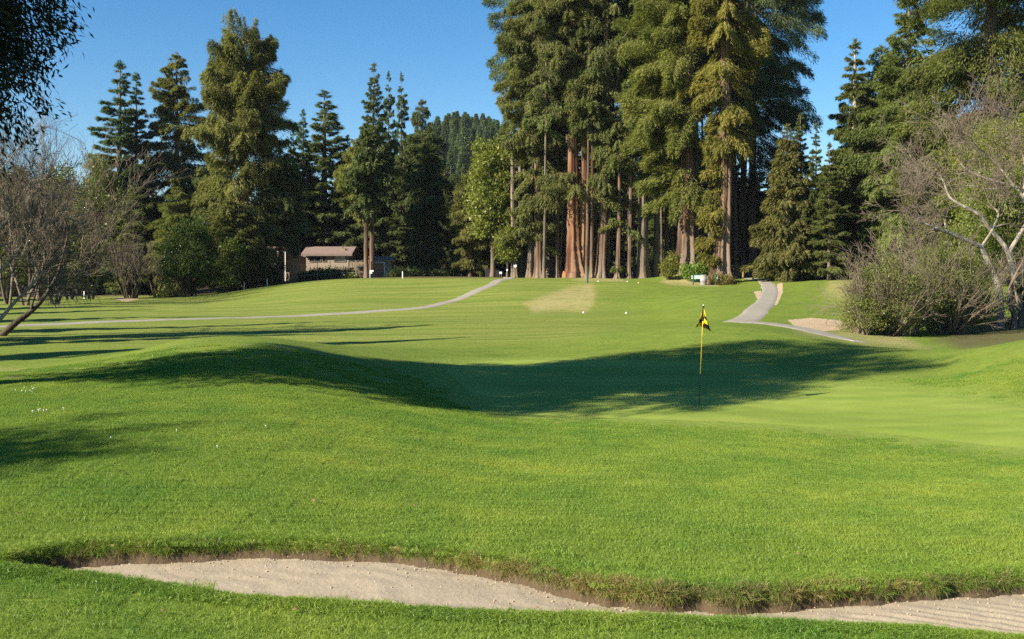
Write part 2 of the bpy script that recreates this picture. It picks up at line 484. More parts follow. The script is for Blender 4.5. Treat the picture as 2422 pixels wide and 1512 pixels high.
def hit(px, py, d0=3.0, d1=300.0):
    """first place the sight line meets the ground beyond depth d0"""
    d = np.exp(np.linspace(math.log(d0), math.log(d1), 3000))
    zz = H0((px - CX) / F * d, d) - (HY - py) / F * d
    k = np.where(zz >= 0)[0]
    dd = d[k[0]] if len(k) else d1
    return ((px - CX) / F * dd, dd, float(H0((px - CX) / F * dd, dd)))
def poly_mask(PX, PY, P, soft):
    P = np.asarray(P, float)
    i = inside(PX, PY, P)
    d = dist_line(PX, PY, np.r_[P, P[:1]])
    sd = np.where(i, d, -d)
    return sstep(-soft, soft, sd)

# ------------------------------------------------------------------ ground material and mesh
def ground_mat():
    m, nt = mat_new('turf'); g = NT(nt)
    vec = g.mapping((1, 1, 1))
    big = g.noise(0.09, 3, 0.6, vec)
    med = g.noise(0.9, 4, 0.6, vec)
    small = g.noise(7.0, 3, 0.65, vec)
    fine = g.noise(45.0, 3, 0.7, vec)
    streak = g.noise(1.0, 3, 0.6, g.mapping((0.06, 1.1, 1)))
    rough = g.mix(g.ramp(med, [(0.33, 0), (0.68, 1)]), (0.100, 0.160, 0.020), (0.155, 0.205, 0.030))
    rough = g.mix(g.math('MULTIPLY', g.ramp(big, [(0.40, 0), (0.62, 1)]), 0.5), rough, (0.155, 0.20, 0.028))
    fair = g.mix(g.ramp(streak, [(0.35, 0), (0.68, 1)]), (0.108, 0.164, 0.022), (0.222, 0.240, 0.054))
    col = g.mix(g.attr('fairway'), rough, fair)
    sm = g.math('ADD', g.math('MULTIPLY', small, 0.6), g.math('MULTIPLY', fine, 0.6))
    col = g.mix(1.0, col, g.ramp(sm, [(0.36, (0.62, 0.66, 0.6)), (0.82, (1.38, 1.32, 1.35))]), 'MULTIPLY')
    col = g.mix(g.math('MULTIPLY', g.attr('collar'), 0.85), col, g.mix(g.ramp(small, [(0.3, 0), (0.7, 1)]), (0.155, 0.220, 0.032), (0.215, 0.272, 0.050)))
    dryn = g.math('MULTIPLY', g.attr('dry'), g.ramp(g.noise(2.2, 4, 0.7, g.mapping((0.6, 1.6, 1))), [(0.30, 0.1), (0.62, 1)]))
    col = g.mix(dryn, col, g.mix(small, (0.27, 0.22, 0.10), (0.47, 0.37, 0.19)))
    barem = g.math('GREATER_THAN', g.math('ADD', g.attr('bare'), g.math('MULTIPLY', g.math('SUBTRACT', small, 0.5), 0.7)), 0.5)
    col = g.mix(barem, col, g.mix(small, (0.34, 0.245, 0.15), (0.52, 0.41, 0.28)))
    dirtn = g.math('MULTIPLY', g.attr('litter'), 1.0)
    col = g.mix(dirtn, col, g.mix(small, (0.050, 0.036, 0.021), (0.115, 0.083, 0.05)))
    h = g.math('ADD', g.math('MULTIPLY', fine, 0.5), g.math('MULTIPLY', small, 0.5))
    b = g.n('ShaderNodeBump'); b.inputs['Distance'].default_value = 0.06
    b.inputs['Strength'].default_value = 0.55
    g.l(h, b.inputs['Height'])
    g.out(g.princ(col, 0.9, b.outputs[0], 0.12))
    return m
M['turf'] = ground_mat()

def sand_mat():
    m, nt = mat_new('sand'); g = NT(nt)
    vec = g.mapping((1, 1, 1))
    n1 = g.noise(1.6, 4, 0.6, vec); n2 = g.noise(85, 4, 0.7, vec); n3 = g.noise(120, 2, 0.6, vec)
    col = g.mix(n1, (0.285, 0.238, 0.168), (0.370, 0.314, 0.228))
    col = g.mix(1.0, col, g.ramp(n3, [(0.3, 0.72), (0.7, 1.18)]), 'MULTIPLY')
    vor = g.n('ShaderNodeTexVoronoi'); vor.inputs['Scale'].default_value = 26
    g.l(vec, vor.inputs['Vector'])
    clod = g.ramp(vor.outputs['Distance'], [(0.0, 1), (0.42, 0)])
    n4 = g.noise(26, 3, 0.6, vec)
    h = g.math('ADD', g.math('ADD', g.math('MULTIPLY', n2, 0.7), g.math('MULTIPLY', n4, 0.7)), g.math('MULTIPLY', clod, 0.08))
    g.out(g.princ(col, 0.95, g.bump(h, 0.5, 0.010), 0.1))
    return m
M['sand'] = sand_mat()

def dpx(a): return np.asarray(a, float)
DRY1 = [(1240, 718), (1290, 700), (1340, 682), (1398, 670), (1410, 690), (1402, 722), (1385, 738), (1330, 733), (1262, 738)]
DRY2 = [(1560, 668), (1598, 648), (1640, 655), (1700, 672), (1700, 684), (1640, 678), (1585, 674)]
DRY3 = [(1960, 664), (2020, 656), (2080, 680), (2040, 730), (1990, 712), (1950, 692)]
DRY4 = [(1880, 786), (2030, 776), (2120, 790), (2200, 825), (2060, 818), (1960, 800)]
DRY5 = [(1350, 662), (1395, 654), (1470, 660), (1480, 667), (1380, 666)]
DRY6 = [(-20, 872), (90, 880), (200, 866), (150, 893), (20, 905), (-30, 905)]
BARE1 = [(1862, 757), (1920, 752), (1990, 758), (2026, 768), (1985, 780), (1920, 786), (1880, 772)]
BARE2 = [(1783, 690), (1800, 688), (1806, 705), (1815, 726), (1803, 718), (1790, 706)]
BARE3 = [(1838, 672), (1850, 668), (1852, 690), (1840, 718), (1830, 728), (1836, 700)]
BARE4 = [(262, 706), (300, 702), (330, 708), (300, 714)]
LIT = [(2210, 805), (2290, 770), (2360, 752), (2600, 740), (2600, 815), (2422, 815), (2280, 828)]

GREENP = [(1038, 872), (1060, 862), (1110, 855), (1250, 850), (1400, 849), (1550, 851), (1700, 858), (1790, 867), (1840, 880), (1900, 898), (1980, 905), (2050, 909),
          (2200, 930), (2422, 962), (2600, 990), (2720, 1030), (2640, 1082), (2422, 1066), (2200, 1042), (2000, 1021), (1850, 1009), (1700, 1001), (1550, 995), (1400, 990), (1290, 986), (1200, 980), (1155, 966),
          (1120, 944), (1070, 905)]
_P = np.array(GREENP, float); _t = np.arange(len(_P) + 1); _Pc = np.r_[_P, _P[:1]]
_ti = np.linspace(0, len(_P), len(_P) * 10, endpoint=False)
GREENW = np.array([hit(a, b, 14.5)[:2] for a, b in np.c_[pchip(_t, _Pc[:, 0], _ti), pchip(_t, _Pc[:, 1], _ti)]])     # outline on the ground

def make_ground():
    pxv = np.r_[np.arange(-2400, -60, 30.0), np.arange(-60, 2482, 4.6), np.arange(2490, 4800, 30.0)]
    dv = [2.5]
    while dv[-1] < 700:
        d = dv[-1]
        dv.append(d * (1.02 if d < 5.8 else 1.0026 if d < 8.6 else 1.008 if d < 14 else 1.0105 if d < 135 else 1.05))
    dv = np.array(dv)
    PXg, Dg = np.meshgrid(pxv, dv)
    Xg = (PXg - CX) / F * Dg
    ins, dep = bunker(Xg, Dg)
    Zg = H0(Xg, Dg) - dep
    r = rng_(11)
    Zg = Zg + np.where(ins, r.normal(0, 0.0010, Zg.shape) + .004 * np.sin(Xg * 13 + 2 * np.sin(Dg * 9)) * np.sin(Dg * 21 + 1.5 * np.sin(Xg * 7)), 0)
    PYg = HY - Zg * F / Dg
    nr, nc = Xg.shape
    V = np.stack([Xg, Dg, Zg], -1).reshape(-1, 3)
    idx = np.arange(nr * nc).reshape(nr, nc)
    Q = np.stack([idx[:-1, :-1], idx[:-1, 1:], idx[1:, 1:], idx[1:, :-1]], -1).reshape(-1, 4)
    dfa = np.full(Xg.shape, 9.0)
    nz = (Dg > 5.5) & (Dg < 9)
    dfa[nz] = dist_line(Xg[nz], Dg[nz], LIPG)
    fi = (ins & (dfa > 0.034)).reshape(-1)[Q].sum(1) >= 3          # the earth face of the lip stays with the turf
    fl = 1 - 0.999 * np.ones_like(PXg)
    far = sstep(36, 44, Dg) * (1 - sstep(1330, 1560, PXg) * (1 - sstep(760, 800, PYg) * 0)) 
    fair = np.clip(far, 0, 1)
    dry = np.zeros_like(PXg)
    for P, s, d0, k in ((DRY1, 9, 60, .85), (DRY2, 4, 90, .9), (DRY3, 16, 60, .75), (DRY4, 10, 30, .7), (DRY5, 3, 90, .7), (DRY6, 14, 18, .7)):
        dry = np.maximum(dry, k * poly_mask(PXg, PYg, P, s) * (Dg > d0))
    bare = np.zeros_like(PXg)
    for P, s, d0 in ((BARE1, 5, 35), (BARE2, 3, 50), (BARE3, 3, 50), (BARE4, 4, 80)):
        bare = np.maximum(bare, poly_mask(PXg, PYg, P, s) * (Dg > d0))
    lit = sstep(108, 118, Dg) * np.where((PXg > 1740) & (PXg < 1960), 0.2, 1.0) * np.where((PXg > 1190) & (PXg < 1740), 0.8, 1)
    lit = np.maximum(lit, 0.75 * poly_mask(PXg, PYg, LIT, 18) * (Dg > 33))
    df = np.full(Xg.shape, 9.0)
    nz = (Dg > 5.5) & (Dg < 9)
    df[nz] = dist_line(Xg[nz], Dg[nz], LIPG)
    dry = np.maximum(dry, np.where(~ins & (Dg > 6.3), 0.7 * (1 - sstep(0.0, 0.09, df)), 0))
    litb = np.where(ins & (df < 0.07), 1.0, 0)          # earth face of the lip
    lit = np.maximum(lit, litb)
    col_ = np.zeros_like(PXg); gz = (Dg > 12) & (Dg < 38) & (np.abs(Xg) < 20)
    gi_ = inside(Xg[gz], Dg[gz], GREENW); gd_ = dist_line(Xg[gz], Dg[gz], np.r_[GREENW, GREENW[:1]])
    col_[gz] = np.where(gi_, 1, 1 - sstep(0.0, 1.3, gd_))
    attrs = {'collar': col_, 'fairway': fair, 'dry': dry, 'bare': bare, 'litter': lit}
    def sub(name, faces, mat, extra=None):
        used = np.unique(faces); remap = np.full(len(V), -1); remap[used] = np.arange(len(used))
        mb = MB(); mb.add(V[used], remap[faces])
        A = {k: a.reshape(-1)[used] for k, a in attrs.items()}
        if extra is not None:
            ev, eq = extra
            mb.add(ev, eq)
            A = {k: np.r_[a, np.zeros(len(ev))] for k, a in A.items()}
        o = mb.build(name, mat, smooth=True)
        for k, a in A.items():
            at_ = o.data.attributes.new(k, 'FLOAT', 'POINT')
            at_.data.foreach_set('value', a.astype('f4'))
        return o
    # the rest of the land, behind and to the sides of the fan, lies a little lower
    ex = np.linspace(-700, 700, 29); ey = np.linspace(-300, 1100, 29)
    EX, EY = np.meshgrid(ex, ey)
    EZ = np.full(EX.shape, -3.6)
    e = np.stack([EX, EY, EZ], -1).reshape(-1, 3); ei = np.arange(29 * 29).reshape(29, 29)
    eq = np.stack([ei[:-1, :-1], ei[:-1, 1:], ei[1:, 1:], ei[1:, :-1]], -1).reshape(-1, 4)
    go = sub('ground', Q[~fi], M['turf'], (e, eq))
    tag(go, 'rolling golf course turf of fairways and rough', 'ground', kind='structure')
    so = sub('bunker_sand', Q[fi], M['sand'])
    tag(so, 'pale tan bunker sand below the ragged grass lip', 'sand', kind='structure')
make_ground()

# putting green: a mown sheet lying on the turf
def green_mat():
    m, nt = mat_new('mown_green'); g = NT(nt)
    vec = g.mapping((1, 1, 1))
    a = g.noise(0.5, 4, 0.6, g.mapping((0.5, 1.6, 1))); f = g.noise(30, 2, 0.6, vec)
    col = g.mix(g.ramp(a, [(0.35, 0), (0.65, 1)]), (0.166, 0.232, 0.032), (0.234, 0.290, 0.052))
    st = g.noise(1.0, 2, 0.5, g.mapping((0.10, 1.5, 1), rot=(0, 0, 0.12)))
    col = g.mix(1.0, col, g.ramp(st, [(0.35, 0.93), (0.65, 1.06)]), 'MULTIPLY')
    col = g.mix(1.0, col, g.ramp(f, [(0.3, 0.86), (0.7, 1.12)]), 'MULTIPLY')
    g.out(g.princ(col, 0.85, g.bump(f, 0.25, 0.02), 0.15))
    return m
M['green'] = green_mat()
def make_green():
    W = GREENW
    ys = np.linspace(W[:, 1].min() + 0.02, W[:, 1].max() - 0.02, 320)
    NCc = 150
    rows = []
    for y in ys:
        x0 = []
        for (xa, ya), (xb, yb) in zip(W, np.roll(W, -1, 0)):
            if (ya > y) != (yb > y):
                x0.append(xa + (y - ya) / (yb - ya) * (xb - xa))
        xs = np.linspace(min(x0), max(x0), NCc)
        rows.append(np.c_[xs, np.full(NCc, y), H0(xs, np.full(NCc, y)) - .003 + 0.020 * sstep(0.0, 0.7, dist_line(xs, np.full(NCc, y), np.r_[W, W[:1]]))])
    V = np.array(rows)
    ii = np.arange(V.shape[0] * NCc).reshape(-1, NCc)
    Q = np.stack([ii[:-1, :-1], ii[:-1, 1:], ii[1:, 1:], ii[1:, :-1]], -1).reshape(-1, 4)
    o = MB().add(V.reshape(-1, 3), Q).build('putting_green', M['green'], smooth=True)
    tag(o, 'closely mown putting green around the flagstick', 'green', kind='structure')
make_green()

def path_mat(name, a, b, dark):
    m, nt = mat_new(name); g = NT(nt)
    vec = g.mapping((1, 1, 1))
    n1 = g.noise(0.7, 4, 0.6, vec); n2 = g.noise(14, 3, 0.7, vec)
    col = g.mix(n1, a, b)
    col = g.mix(1.0, col, g.ramp(n2, [(0.3, 0.8), (0.7, 1.15)]), 'MULTIPLY')
    crack = g.ramp(g.noise(1.3, 6, 0.7, vec, 1.5), [(0.485, 0), (0.5, 1), (0.515, 0)])
    col = g.mix(g.math('MULTIPLY', crack, 0.35), col, dark)
    g.out(g.princ(col, 0.9, g.bump(n2, 0.3, 0.02), 0.2))
    return m
M['path'] = path_mat('worn_path_paving', (0.245, 0.225, 0.188), (0.33, 0.30, 0.25), (0.1, 0.08, 0.06))
M['road'] = path_mat('grey_road_asphalt', (0.16, 0.17, 0.18), (0.23, 0.24, 0.25), (0.05, 0.05, 0.05))

def make_path(name, pts, width, mat, label, cat='path', lift=0.02, seed=0):
    pts = dens(np.array([p[:2] for p in pts]), 14)
    r = rng_(seed)
    tg = unit(np.gradient(pts, axis=0)); nm = np.c_[-tg[:, 1], tg[:, 0]]
    wv = np.broadcast_to(np.asarray(width, float), (len(pts),)) if np.ndim(width) == 0 else np.interp(np.linspace(0, 1, len(pts)), np.linspace(0, 1, len(width)), width)
    NS = 9
    off = np.linspace(-.5, .5, NS)
    V = pts[:, None, :] + nm[:, None, :] * (wv[:, None] * off[None])[..., None]
    j = gsm(r.normal(0, 1, (2, len(pts))), 1.5, 1) * 0.10
    V[:, 0] += nm * j[0][:, None]; V[:, -1] += nm * j[1][:, None]
    Z = H0(V[..., 0], V[..., 1]) + lift
    Z[:, 0] -= lift + .03; Z[:, -1] -= lift + .03
    Z[0] -= lift + .03; Z[-1] -= lift + .03
    V3 = np.dstack([V, Z]); ii = np.arange(len(pts) * NS).reshape(-1, NS)
    Q = np.stack([ii[:-1, :-1], ii[:-1, 1:], ii[1:, 1:], ii[1:, :-1]], -1).reshape(-1, 4)
    o = MB().add(V3.reshape(-1, 3), Q[:, ::-1]).build(name, mat, smooth=True)
    return tag(o, label, cat, kind='structure')

p1 = [hit(px, py, 44) for px, py in [(-420, 790), (-200, 783), (0, 774), (200, 764), (420, 756), (720, 747), (880, 737), (1000, 728), (1060, 715), (1110, 697), (1150, 679), (1185, 662)]]
p1 += [at(1205, 106), at(1200, 116), at(1180, 130)]
make_path('cart_path', p1, 1.15, M['path'], 'pale cart path crossing the far fairway towards the redwood grove', lift=0.03, seed=1)
make_path('cart_path', [at(a, b) for a, b in [(1745, 50), (1762, 53), (1785, 58), (1806, 65), (1818, 73), (1821, 81), (1815, 91), (1806, 100), (1800, 108), (1780, 116), (1740, 122), (1690, 126)]],
          [1.8, 1.6, 1.4, 1.4, 1.5, 1.5], M['path'], 'winding paved path climbing to the handrail beside the redwoods', lift=0.03, seed=2)
make_path('cart_path', [at(a, b) for a, b in [(1738, 51.2), (1765, 50), (1810, 47.8), (1860, 45.6), (1920, 43), (1985, 40.2), (2035, 38.6)]],
          [1.3, 1.6, 1.7, 1.7, 1.4, .7], M['path'], 'lower arm of the path running down to the grey green bush', lift=0.03, seed=3)
make_path('road', [(-70, 128), at(60, 125)[:2], at(200, 122)[:2], at(300, 120)[:2], at(420, 121)[:2], at(520, 128)[:2]], 5.0, M['road'], 'shaded grey road behind the bare round shrub', 'road', lift=0.06, seed=4)
make_path('road', [at(1330, 160)[:2], at(1480, 150)[:2], at(1560, 150)[:2], at(1760, 150)[:2], at(2000, 145)[:2]], 5.0, M['path'], 'pale lane glimpsed between the grove trunks', 'road', lift=0.06, seed=5)

# ------------------------------------------------------------------ tree builders
def trunk_mesh(mb, pts, r0, r1, n=14, flare=0.55, ridge=0.08, seed=0, steps=40, buttress=5):
    """tapered trunk through the given centre points, with root flare and furrowed bark"""
    r = rng_(seed)
    pts = np.asarray(pts, float)
    t = np.linspace(0, 1, len(pts)); ti = np.linspace(0, 1, steps) ** 1.6
    P = np.stack([pchip(t, pts[:, k], ti) if len(pts) > 2 else np.interp(ti, t, pts[:, k]) for k in range(3)], 1)
    P[1:-1, :2] += r.normal(0, r0 * 0.03, (steps - 2, 2))
    hgt = P[:, 2] - P[0, 2]
    rad = r1 + (r0 - r1) * (1 - ti) ** 0.85
    fl = np.exp(-hgt / max(0.9 * r0 * 1.5, 0.2)) * flare
    th = np.linspace(0, 2 * math.pi, n, endpoint=False)
    ph = r.uniform(0, 6.28)
    but = 0.5 + 0.5 * np.cos(buttress * th + ph)
    rid = 1 + fl[:, None] * (0.55 + 0.6 * but[None])
    if ridge > 0:
        tw = hgt[:, None] * 0.06
        rr = sum(np.sin(k * th[None] + tw * s + p) * a for k, s, p, a in ((6, 1, ph, .8), (9, -1.4, ph * 2, .7), (14, 2.1, ph * 3, .6)))
        rid = rid * (1 + ridge * rr)
    P[0, 2] -= 0.25
    mb.tube(P, rad, n=n, ridge=rid)
    return P, rad

def conifer_crown(mb, lb, seed, base, top, cb, R, prof, nb, N, up=(0.1, 0.5), droop=0.5, irr=0.25, gap=0.12, L=0.7, W=0.2, hang=0.35,
                  side=None, axis=None, fan=0.45, limb_r=0.05, twigs=True, clump=0.0, tight=False, vj=.11):
    """branches round an axis, each a drooping limb with side shoots that carry flat sprays"""
    r = rng_(seed)
    base = np.asarray(base, float); top = np.asarray(top, float)
    Ht = top[2] - base[2]
    t = np.sort(r.uniform(0, 1, nb)) ** 0.95
    h = cb + (1 - cb) * t
    az = np.arange(nb) * 2.399963 + r.normal(0, 0.45, nb)
    if side is not None:
        keep = r.uniform(size=nb) < 0.5 + 0.5 * np.cos(az - side)
        az = np.where(keep, az, side + r.normal(0, .8, nb)) if not tight else side + r.normal(0, .5, nb)
    Lb = R * prof(t) * np.clip(1 + irr * r.normal(0, 1, nb), 0.25, 1.45)
    alive = r.uniform(size=nb) > gap
    t, h, az, Lb = t[alive], h[alive], az[alive], Lb[alive]
    nb = len(t)
    if axis is None:
        P0 = base + (top - base) * h[:, None]
    else:
        ax = np.asarray(axis)
        P0 = np.stack([np.interp(base[2] + h * Ht, ax[:, 2], ax[:, k]) for k in range(3)], 1)
    el = up[0] + (up[1] - up[0]) * t + r.normal(0, 0.22, nb)
    dirh = np.c_[np.cos(az), np.sin(az), np.zeros(nb)]
    D0 = dirh * np.cos(el)[:, None] + np.array([0, 0, 1.0]) * np.sin(el)[:, None]
    dro = droop * r.uniform(.15, 1.5, nb)
    hgb = hang * r.uniform(.35, 1.5, nb)
    def B(i, s):
        """point on branch i at fraction s"""
        p = P0[i] + D0[i] * (Lb[i] * s)[:, None]
        p[:, 2] -= dro[i] * Lb[i] * (s ** 2) * 0.5
        p[:, 2] += 0.10 * Lb[i] * np.maximum(s - 0.7, 0) * 2
        return p
    # limbs
    ns = 5
    ss = np.linspace(0, 0.96, ns + 1)
    if twigs:
        for k in range(ns):
            i = np.arange(nb)
            a = B(i, np.full(nb, ss[k])); b = B(i, np.full(nb, ss[k + 1]))
            rr = limb_r * (0.4 + 0.6 * Lb / R)
            lb.prisms(a, b, rr * (1 - ss[k] * 0.85), rr * (1 - ss[k + 1] * 0.85), 3)
    w = (np.maximum(Lb, .1) ** 1.5); 
    if clump: w = w * np.exp(r.normal(0, clump, nb))
    w /= w.sum()
    i = r.choice(nb, N, p=w)
    s = 0.12 + 0.88 * r.uniform(0, 1, N) ** 0.75
    sg = np.where(r.uniform(size=N) < 0.5, -1.0, 1.0)
    q = r.uniform(0, 1, N) ** 0.8
    # shoots are bundled so that the limb reads as separate feathery plumes
    ns_sh = np.maximum(np.round(Lb[i] / 0.55), 3)
    s = (np.floor(s * ns_sh) + 0.5 + r.normal(0, 0.16, N)) / ns_sh
    s = np.clip(s, 0.08, 1.02)
    reach = fan * Lb[i] * (1.08 - s) ** 0.7 * q + 0.06
    p = B(i, s)
    perp = np.c_[-np.sin(az), np.cos(az), np.zeros(nb)][i] * sg[:, None]
    ang = r.normal(0.85, 0.2, N)
    sh = perp * np.sin(ang)[:, None] + dirh[i] * np.cos(ang)[:, None]
    p = p + sh * reach[:, None]
    p[:, 2] -= hgb[i] * reach * q * .8 + r.normal(vj * .42, vj, N) * Lb[i] ** 0.5
    D = sh * 0.75 + D0[i] * 0.35 + r.normal(0, 0.33, (N, 3))
    D[:, 2] -= hgb[i] * (0.2 + 1.0 * r.uniform(size=N))
    D = unit(D)
    S = unit(np.cross(D, np.array([0, 0, 1.0]) + r.normal(0, 0.45, (N, 3))))
    tint = np.clip(0.5 + r.normal(0, 0.22, nb)[i] + r.normal(0, 0.15, N), 0, 1)
    l = L * r.uniform(0.55, 1.3, N)
    mb.leaves(p - D * l[:, None] * 0.3, D, S, l, W * r.uniform(0.6, 1.3, N), tint, -0.06)
    # leading shoot
    k = 60
    z = r.uniform(0.965, 1.0, k)
    pp = base + (top - base) * z[:, None]
    dd = unit(np.c_[r.normal(0, 1, k), r.normal(0, 1, k), r.uniform(0.2, 1.4, k)])
    mb.leaves(pp, dd, unit(np.cross(dd, r.normal(0, 1, (k, 3)))), L * .8, W, 0.5)

PROFS = {
    'fir': lambda t: (1 - t) ** 0.85 * 0.97 + 0.03,
    'fir_slim': lambda t: np.minimum(1, (1 - t) * 1.5) * 0.9 + 0.05,
    'redwood': lambda t: np.clip(np.minimum(0.55 + 1.2 * t, 1.0) * (1 - t ** 3.2) + 0.10, 0.1, 1),
    'flat': lambda t: np.clip(.72 + .5 * t, 0, 1) * (1 - .30 * t ** 7),
    'column': lambda t: np.clip(np.minimum(0.62 + 0.9 * t, 1.0) * np.sqrt(np.clip(1.06 - t ** 5, 0.05, 1)), 0.2, 1),
    'broad': lambda t: np.sqrt(np.clip(1 - (2 * t - 0.75) ** 2 / 1.6, 0.05, 1)),
}
def proto_tree(seed, Hh, R, kind, cb, nb, N, name='conifer_tree', bark='bark_grey', r0=0.4, **kw):
    """a tree at the origin, used as the source of copies"""
    root = thing(name, 'conifer', 'tree')
    tb = MB(); cbm = MB()
    trunk_mesh(tb, [(0, 0, 0), (0.05, 0, Hh * .5), (0, 0, Hh * 0.985)], r0, 0.03, n=10, flare=.35, ridge=0.05, seed=seed, steps=18)
    conifer_crown(cbm, tb, seed + 1, (0, 0, 0), (0, 0, Hh), cb, R, PROFS[kind], nb, N, **kw)
    tb.build('trunk', M[bark], root)
    cr = cbm.build('crown', M['conifer'], root)
    return root

def place(proto, Hp, Rp, px, tip, d, wpx, label, group=None, color=(1, 1, 1), name='conifer_tree', cat='tree', rz=None, seed=0, base=None):
    """copy of a source tree with its tip at photo height tip and spread wpx"""
    x = (px - CX) / F * d
    z = Hs(x, d) if base is None else base
    Hh = (HY - tip) / F * d - z
    R = wpx / 2 / F * d
    rz = random.Random(int(px * 7 + d * 13 + seed)).uniform(0, 6.28) if rz is None else rz
    return dup(proto, (x, d, z - 0.15), rz, (R / Rp, R / Rp, Hh / Hp), label, cat, group, color, name)

PROTO = {}
def P(key): return PROTO[key]
def make_protos():
    PROTO['fir1'] = (proto_tree(101, 25, 4.2, 'fir', 0.08, 210, 84000, up=(-0.15, 0.7), droop=0.4, irr=0.25, gap=0.08, vj=.05, L=0.50, W=0.08, hang=0.45, fan=0.33), 25, 4.2)
    PROTO['fir2'] = (proto_tree(102, 25, 4.0, 'fir', 0.06, 165, 70000, up=(-0.05, 0.6), droop=0.45, irr=0.30, gap=0.14, vj=.05, L=0.52, W=0.085, hang=0.4, fan=0.32), 25, 4.0)
    PROTO['fir3'] = (proto_tree(103, 25, 3.6, 'fir_slim', 0.12, 165, 68000, up=(-0.1, 0.5), droop=0.45, irr=0.3, gap=0.18, vj=.05, L=0.52, W=0.085, hang=0.5, fan=0.34), 25, 3.6)
    PROTO['red1'] = (proto_tree(104, 25, 3.4, 'redwood', 0.12, 260, 84000, up=(-0.25, 0.45), droop=0.55, irr=0.38, gap=0.18, L=0.48, W=0.085, hang=0.75, fan=0.5, clump=0.5, bark='bark_red'), 25, 3.4)
    PROTO['red2'] = (proto_tree(105, 25, 3.6, 'redwood', 0.05, 280, 90000, up=(-0.35, 0.35), droop=0.6, irr=0.34, gap=0.16, L=0.48, W=0.085, hang=0.9, fan=0.5, clump=0.4, bark='bark_red'), 25, 3.6)
make_protos()
for _p in PROTO.values():                       # the sources themselves are placed, as trees at the back of the wood
    pass

def single(px, tip, d, w, kind, label, group=None, color=(1, 1, 1), cb=0.1, nb=220, N=45000, seed=1, bark='bark_red', r0=0.6, lean=0.0, name='conifer_tree', **kw):
    """a tree grown for its own place"""
    x = (px - CX) / F * d; z = Hs(x, d)
    Hh = (HY - tip) / F * d - z; R = w / 2 / F * d
    root = thing(name, label, 'tree', (x, d, z), 0, group)
    tb, cm = MB(), MB()
    ax, _ = trunk_mesh(tb, [(0, 0, 0), (lean * .5, 0, Hh * .5), (lean, 0, Hh * .985)], r0, 0.05, n=18, flare=.4, ridge=0.06, seed=seed, steps=26)
    conifer_crown(cm, tb, seed, (0, 0, 0), (lean, 0, Hh), cb, R, PROFS[kind], nb, N, axis=ax, **kw)
    tb.build('trunk', M[bark], root)
    c = cm.build('crown', M['conifer'], root); c.color = (*color, 1)
    return root

OLIVE = (1.15, 1.05, 0.88); BLUE = (0.66, 0.86, 1.05); DARK = (0.72, 0.80, 0.80); YEL = (1.12, 1.10, 0.80); BRN = (1.02, .88, .74); ORNG = (1.22, 1.02, 0.62); GRN = (1.0, 1.12, 0.75)

